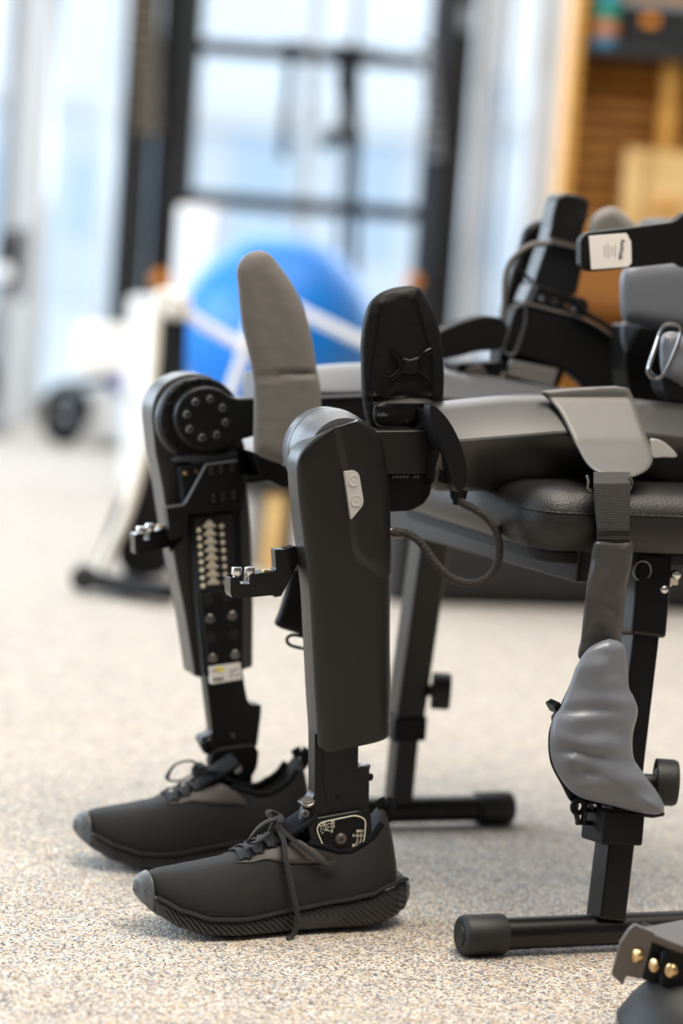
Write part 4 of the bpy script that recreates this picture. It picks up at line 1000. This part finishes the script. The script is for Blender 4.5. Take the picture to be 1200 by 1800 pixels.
# ---- back frame that carries the pads and straps (beyond the right edge of the photo)
a_b = la(EX(1262, 600, .25))
mk('back_frame', box(B(), AB(a_b - .03, .26, .66), A, L, UZ, .05, .50, .32), M['cover'], exo, bev=.015)
mk('back_frame_arm', box(B(), AB(a_b + .0, .045, .57), A, L, UZ, .12, .06, .05), M['blackm'], exo, bev=.008)
b = B(); tube(b, [EX(x, y, .405) for x, y in ((1085, 425), (1150, 432), (1275, 450))], .013, .005, up=L, n=10, flat=4); mk('shoulder_strap', b, M['padblk'], exo)
b = B(); tube(b, [EX(x, y, .17) for x, y in ((535, 1010), (565, 940), (610, 880))], .014, .003, up=L, n=10, flat=4); mk('webbing', b, M['padblk'], exo)
b = B(); tube(b, [EX(610, 880, .17), EX(640, 860, .10)], .010, .004, up=UZ, n=10, flat=4); mk('webbing', b, M['padblk'], exo)

# ================================================================== SHOES
def itp(tab, x):
    if x <= tab[0][0]: return tab[0][1]
    for (a, va), (b, vb) in zip(tab, tab[1:]):
        if x <= b:
            t = (x - a) / (b - a); t = t * t * (3 - 2 * t) * .5 + t * .5
            return va + (vb - va) * t
    return tab[-1][1]
ZB = [(-.008, .042), (-.002, .050), (.006, .0565), (.014, .057), (.03, .051), (.05, .043), (.08, .038), (.14, .030), (.19, .024), (.23, .025), (.26, .033), (.28, .042), (.294, .052), (.302, .058)]
Z0 = [(-.008, .034), (-.003, .023), (.005, .0145), (.015, .0085), (.03, .0035), (.055, 0), (.20, 0), (.235, .002), (.26, .009), (.28, .020), (.294, .031), (.302, .041)]
WS = [(-.008, .004), (-.004, .018), (.004, .028), (.02, .0365), (.05, .040), (.09, .0395), (.13, .041), (.17, .047), (.205, .0515), (.235, .050), (.262, .042), (.282, .030), (.295, .017), (.302, .003)]
ZT = [(.010, .060), (.016, .088), (.022, .112), (.028, .127), (.036, .127), (.045, .112), (.055, .104), (.070, .095), (.085, .095), (.10, .101), (.115, .106), (.128, .106), (.145, .099), (.16, .093), (.185, .082), (.21, .075), (.24, .070), (.262, .067), (.278, .065), (.290, .061), (.297, .054)]
WU = [(.010, .010), (.014, .022), (.022, .030), (.04, .0365), (.07, .0385), (.12, .039), (.16, .042), (.20, .047), (.235, .0455), (.26, .038), (.278, .028), (.290, .016), (.297, .003)]
def openness(x):
    if x < .034 or x > .130: return 0
    if x < .044: return (x - .034) / .010
    if x > .112: return (.130 - x) / .018
    return 1
def upper(x, th, off=0.0):
    """surface of the upper: th 0..pi from the outer base over the top"""
    w = itp(WU, x) + off; zb = itp(ZB, x) - .004; zt = itp(ZT, x) + off
    c, s = math.cos(th), math.sin(th)
    lean = .21 if x < .12 else .21 + min(1, (x - .12) / .03) * .06 - max(0, min(1, (x - .15) / .05)) * .10
    s2 = s ** .8
    y = w * math.copysign(abs(c) ** .72, c) * (1 - lean * s2 * s2)
    return V((x, y, zb + (zt - zb) * s2))
def shoe(label):
    t = thing('running_shoe', label, 'shoe', (0, 0, 0), None)
    # upper
    bm = B(); rings = []; xs = [.010, .012, .014, .017, .020, .024, .028, .032, .036, .040, .044] + [.05 + .006 * k for k in range(42)]; xs = [x for x in xs if x <= .2965] + [.2965]
    NT = 40
    for x in xs:
        o = openness(x); ring = []
        for k in range(NT + 1):
            th = PI * k / NT; p = upper(x, th)
            if o > 0:
                f = abs(th - PI / 2) / (PI / 2)      # 0 at the top
                lim = .40
                if f < lim:
                    q = upper(x, PI / 2 + math.copysign(lim * PI / 2, th - PI / 2))
                    g = (lim - f) / lim; dn = min(1, g * 3.2); dn = dn * dn * (3 - 2 * dn)
                    zi = q.z * (1 - dn) + .050 * dn
                    yi = q.y * (1 - .22 * min(1, g * 6)) * (1 if g < .33 else (1 - (g - .33) / .67))
                    p = p.lerp(V((x, yi, zi)), o)
            ring.append(p)
        rings.append(ring)
    loft(bm, rings, caps=False, close=False)
    for r_ in (0, -1): pass
    up = mk('upper', bm, M['knit'], t, sub=1)
    s = up.modifiers.new('Solidify', 'SOLIDIFY'); s.thickness = .0012
    # midsole with slanted grooves
    bm = B(); rings = []; n = 60; N = 430
    for i in range(N + 1):
        x = -.008 + .3072 * i / N; w = itp(WS, x); zb = itp(ZB, x) + .001; z0 = itp(Z0, x); zc = (zb + z0) / 2; hz = max((zb - z0) / 2, .001)
        ring = []
        for k in range(n):
            kk = k % 30; vv = -1 + 2 * kk / 29; vv = .8 * vv + .2 * math.sin(vv * PI / 2)
            if k >= 30: vv = -vv
            c = (1 - abs(vv) ** 3.4) ** .42 if abs(vv) < .9999 else 0; c = max(c, .02) * (1 if k < 30 else -1); s = vv
            yy = c * w; zz = s * hz
            z = zc + zz
            hf = (z - z0) / max(zb - z0, 1e-4)
            if abs(c) > .12 and .05 < hf < .84 and x < .277:
                ph = (x - (z - z0) * 1.1) / .0072
                fr = ph - math.floor(ph); gr = max(0, 1 - abs(fr - .5) / .17) * min(1, (hf - .05) / .12, (.84 - hf) / .10)
                lim = 1.0
                if .085 < x < .135: lim = .15 if z - z0 < .02 else 1
                yy -= math.copysign(.0024 * gr * lim, yy)
            yy *= 1 + .06 * max(0, -s)
            ring.append(V((x, yy, z)))
        rings.append(ring)
    loft(bm, rings); ms = mk('midsole', bm, M['sole'], t, ang=75)
    # upper rim line of the midsole
    for sy in (1, -1):
        b = B(); tube(b, [V((x, sy * (itp(WS, x) * .985 - .0003), itp(ZB, x) - .0016)) for x in [.004 + .0036 * k for k in range(79)]], .0023, n=6); mk('midsole_lip', b, M['rubber'], ms)
    # toe bumper
    bm = B(); rings = []
    for i in range(10):
        x = .281 + .0196 * i / 9; ring = []
        for k in range(25):
            th = PI * k / 24; w = itp(WS, x) * 1.02 + .0012; zb = itp(Z0, x) + .001; zt = .0645 - (i / 9) ** 2 * .007
            c, s = math.cos(th), math.sin(th)
            ring.append(V((x + .0005 * s, w * math.copysign(abs(c) ** .7, c) * (1 - .12 * s), zb + (zt - zb) * s ** .7)))
        rings.append(ring)
    rings.append([V((.3022, q.y * .75, q.z * .7 + .049 * .3)) for q in rings[-1]]); rings.append([V((.3026, q.y * .1, .049 + (q.z - .049) * .1)) for q in rings[-1]])
    loft(bm, rings[3:], caps=False, close=False); tcp = mk('toe_cap', bm, M['toe'], t, label='slate grey rubber toe bumper'); s = tcp.modifiers.new('Solidify', 'SOLIDIFY'); s.thickness = .002
    # grey lace stays
    for sy in (1, -1):
        bm = B(); rings = []
        for i in range(30):
            x = .102 + .098 * i / 29; u = i / 29
            hi = .39 - .02 * u if x > .125 else .39 - .10 * (1 - (x - .102) / .023)
            lo = (.30 + .07 * ((x - .17) / .03) if x > .17 else (.30 - .12 * math.sin(min(1, (.17 - x) / .05) * PI / 2)) if x > .12 else .18)
            hi = max(hi, lo + .01) if x > .135 else lo + .03 + .15 * max(0, (x - .102) / .033)
            if x > .19: lo = hi - (hi - lo) * (.200 - x) / .01
            ring = []
            for k in range(7):
                th = PI * (lo + (hi - lo) * k / 6)
                if sy < 0: th = PI - th
                ring.append(upper(x, th, .0012))
            rings.append(ring)
        loft(bm, rings, caps=False, close=False); e = mk('lace_stay', bm, M['stay'], t, label='grey overlay'); s = e.modifiers.new('Solidify', 'SOLIDIFY'); s.thickness = .001
        for k, x in enumerate((.140, .155, .170, .184)):
            b = B(); th = PI * .375 if sy > 0 else PI * .625
            p = upper(x, th, .0018); q = upper(x, th, .01); torus(b, p, (q - p), .0022, .0009, 14, 6); mk('eyelet', b, M['hole'], e)
    # collar rim
    for sy in (1, -1):
        b = B(); pts = []
        for i in range(26):
            x = .036 + .084 * i / 25; th = PI * (.5 - .2 * .98); p = upper(x, th if sy > 0 else PI - th); pts.append(p)
        tube(b, pts, .0036, n=8); mk('collar', b, M['lining'], t)
    # tongue
    bm = B(); rings = []
    for i in range(14):
        u = i / 13; x = .185 - .072 * u; z = itp(ZT, x) * (1 - u) + (.100 + .030 * u) * u + .001 * (1 - u); w = .016 + .008 * u
        ring = []
        for k in range(11):
            v = -1 + k / 5; ring.append(V((x - .002 * v * v, w * v, z - .007 * v * v - .002 * (1 - u))))
        rings.append(ring)
    loft(bm, rings, caps=False, close=False); tg = mk('tongue', bm, M['lining'], t, sub=1); s = tg.modifiers.new('Solidify', 'SOLIDIFY'); s.thickness = .004
    # heel pull
    b = B(); tube(b, cat_([(.030, 0, .108), (.020, 0, .118), (.018, 0, .128), (.026, 0, .132), (.034, 0, .127)], 4, False), .0022, .007, up=V((1, 0, .2)), n=8); mk('heel_tab', b, M['lining'], t)
    # laces
    def strip(pts, wd=.0032, th=.0011, up=UZ):
        b = B(); tube(b, cat_(pts, 6, False), wd, th, up=up, n=10, flat=3); return mk('lace', b, M['lace'], t)
    xs_ = (.188, .174, .160, .146, .133)
    for i in range(4):
        for sy in (1, -1):
            a, c_ = xs_[i], xs_[i + 1]
            p0 = upper(a, PI * (.375 if sy > 0 else .625), .003); p1 = upper(c_, PI * (.625 if sy > 0 else .375), .003)
            md = (p0 + p1) / 2; md.z = max(itp(ZT, md.x), md.z) + .0045 + (.001 if sy > 0 else 0)
            strip([p0, (p0 + md) / 2 + V((0, 0, .0025)), md, (p1 + md) / 2 + V((0, 0, .0025)), p1])
    p0 = upper(.19, PI * .375, .002); p1 = upper(.19, PI * .625, .002); md = (p0 + p1) / 2; md.z = itp(ZT, .19) + .004
    strip([p0, md, p1], .004)
    kx = .150; kz = itp(ZT, kx) + .014
    b = B(); tube(b, cat_([(kx + .006, .004, kz - .008), (kx + .005, .008, kz), (kx, .003, kz + .005), (kx - .005, -.004, kz), (kx - .003, .002, kz - .007), (kx + .004, .006, kz - .003)], 6, False), .0042, .003, n=10); mk('knot', b, M['lace'], t)
    strip([(kx, .003, kz), (kx + .008, .012, kz + .008), (kx + .026, .020, kz + .002), (kx + .036, .018, kz - .014), (kx + .024, .012, kz - .016), (kx + .006, .006, kz - .006)], .003, .0012)
    strip([(kx, -.003, kz), (kx + .004, -.014, kz + .008), (kx - .004, -.024, kz + .008), (kx - .012, -.022, kz + .004), (kx - .010, -.010, kz + .002), (kx, 0, kz - .004)], .003, .0012)
    strip([(kx, .004, kz), (kx - .010, .022, kz - .010), (kx - .026, .034, kz - .022), (kx - .044, .038, kz - .034), (kx - .054, .040, kz - .034), (kx - .060, .040, kz - .028)], .0028, .0012, up=V((0, 1, .6)))
    strip([(kx, .004, kz - .002), (kx - .002, .022, kz - .012), (kx - .001, .037, kz - .030), (kx - .006, .046, kz - .058), (kx - .012, .0495, .028), (kx - .012, .051, .012), (kx - .006, .0535, .003), (kx - .001, .056, .0015)], .0030, .0012, up=V((0, 1, .3)))
    return t
def dup(root):
    r = root.copy(); COL.objects.link(r)
    for ch in root.children:
        c = ch.copy(); COL.objects.link(c); c.parent = r
        for g in ch.children:
            d = g.copy(); COL.objects.link(d); d.parent = c
    return r
sh = shoe('black running shoe nearest the camera with a lace trailing to the carpet')
def place(o, heel_px, toe_px, bb, mirror, dyaw=0):
    ah = la(EX(heel_px[0], heel_px[1], bb)); at = la(EX(toe_px[0], toe_px[1], bb))
    ln = at - ah; sc = ln / .310
    print('shoe length', ln)
    p = AB(ah + .008 * sc, bb, 0)
    # local x -> A ; local y(outer) -> -L for the near shoe
    Y_ = UZ.cross(A)
    o.location = p; o.rotation_euler = (0, 0, math.atan2(A.y, A.x) + dyaw); o.scale = (sc, -sc if mirror else sc, sc)
# local +y must point to the camera for the near shoe: UZ x A
print('side', (UZ.cross(A)).dot(L))
place(sh, (712, 1590), (236, 1560), .027, False)
sh2 = dup(sh); sh2['label'] = 'black running shoe farther from the camera, behind the other shoe'
sh['group'] = 'running shoes on the exoskeleton feet'; sh2['group'] = 'running shoes on the exoskeleton feet'
place(sh2, (560, 1500), (128, 1482), .300, True)

# ================================================================== FOREGROUND BRACKET
Yf = 2.28
t = thing('metal_bracket', 'blurred bronze grey bracket with brass bolts in the bottom right corner', 'bracket', GR(1230, 1800))
def PY(name, pts, Y, d, m, bev=.002, r=4, par=None, label=None): return mk(name, prismY(rc(pts, r), Y, d), M[m], par or t, bev=bev, label=label)
PY('side_plate', [(1106, 1634), (1116, 1626), (1150, 1640), (1127, 1722), (1101, 1716), (1094, 1732), (1075, 1714), (1090, 1658)], Yf, .008, 'bronze', .0015, 2)
b = B(); 
q = [YP(1112, 1632, Yf), YP(1150, 1642, Yf), YP(1290, 1700, Yf + .02), YP(1290, 1612, Yf + .14), YP(1205, 1615, Yf + .12)]
prism_w(b, q, V((0, 0, -.008))); mk('top_plate', b, M['bronze'], t, bev=.002)
PY('core', [(1140, 1648), (1290, 1700), (1290, 1745), (1128, 1722)], Yf + .025, .06, 'hole', .002, 3)
PY('block', [(1163, 1680), (1186, 1664), (1290, 1700), (1290, 1770), (1200, 1748), (1162, 1735)], Yf + .008, .04, 'blackm', .004, 6)
for (x, y, dy) in ((1114, 1680, 0), (1147, 1697, .02), (1175, 1706, .006)):
    b = B(); disc(b, YP(x, y, Yf + dy - .004), V((.80, .6, -.1)), .0072, .008, .0025, 24); mk('bolt', b, M['brass'], t, label='brass bolt')
PY('neck', [(1165, 1738), (1205, 1748), (1220, 1800), (1140, 1800), (1150, 1765)], Yf + .02, .04, 'blackm', .006, 6)
c = YP(1215, 1800, Yf + .03)
b = B(); lathe(b, (c.x, c.y, 0), UZ, [(0, .07), (.01, .075), (max(c.z, .03), .062), (max(c.z, .03) + .018, .045), (max(c.z, .03) + .026, .01)], 40); mk('base', b, M['rubber'], t)
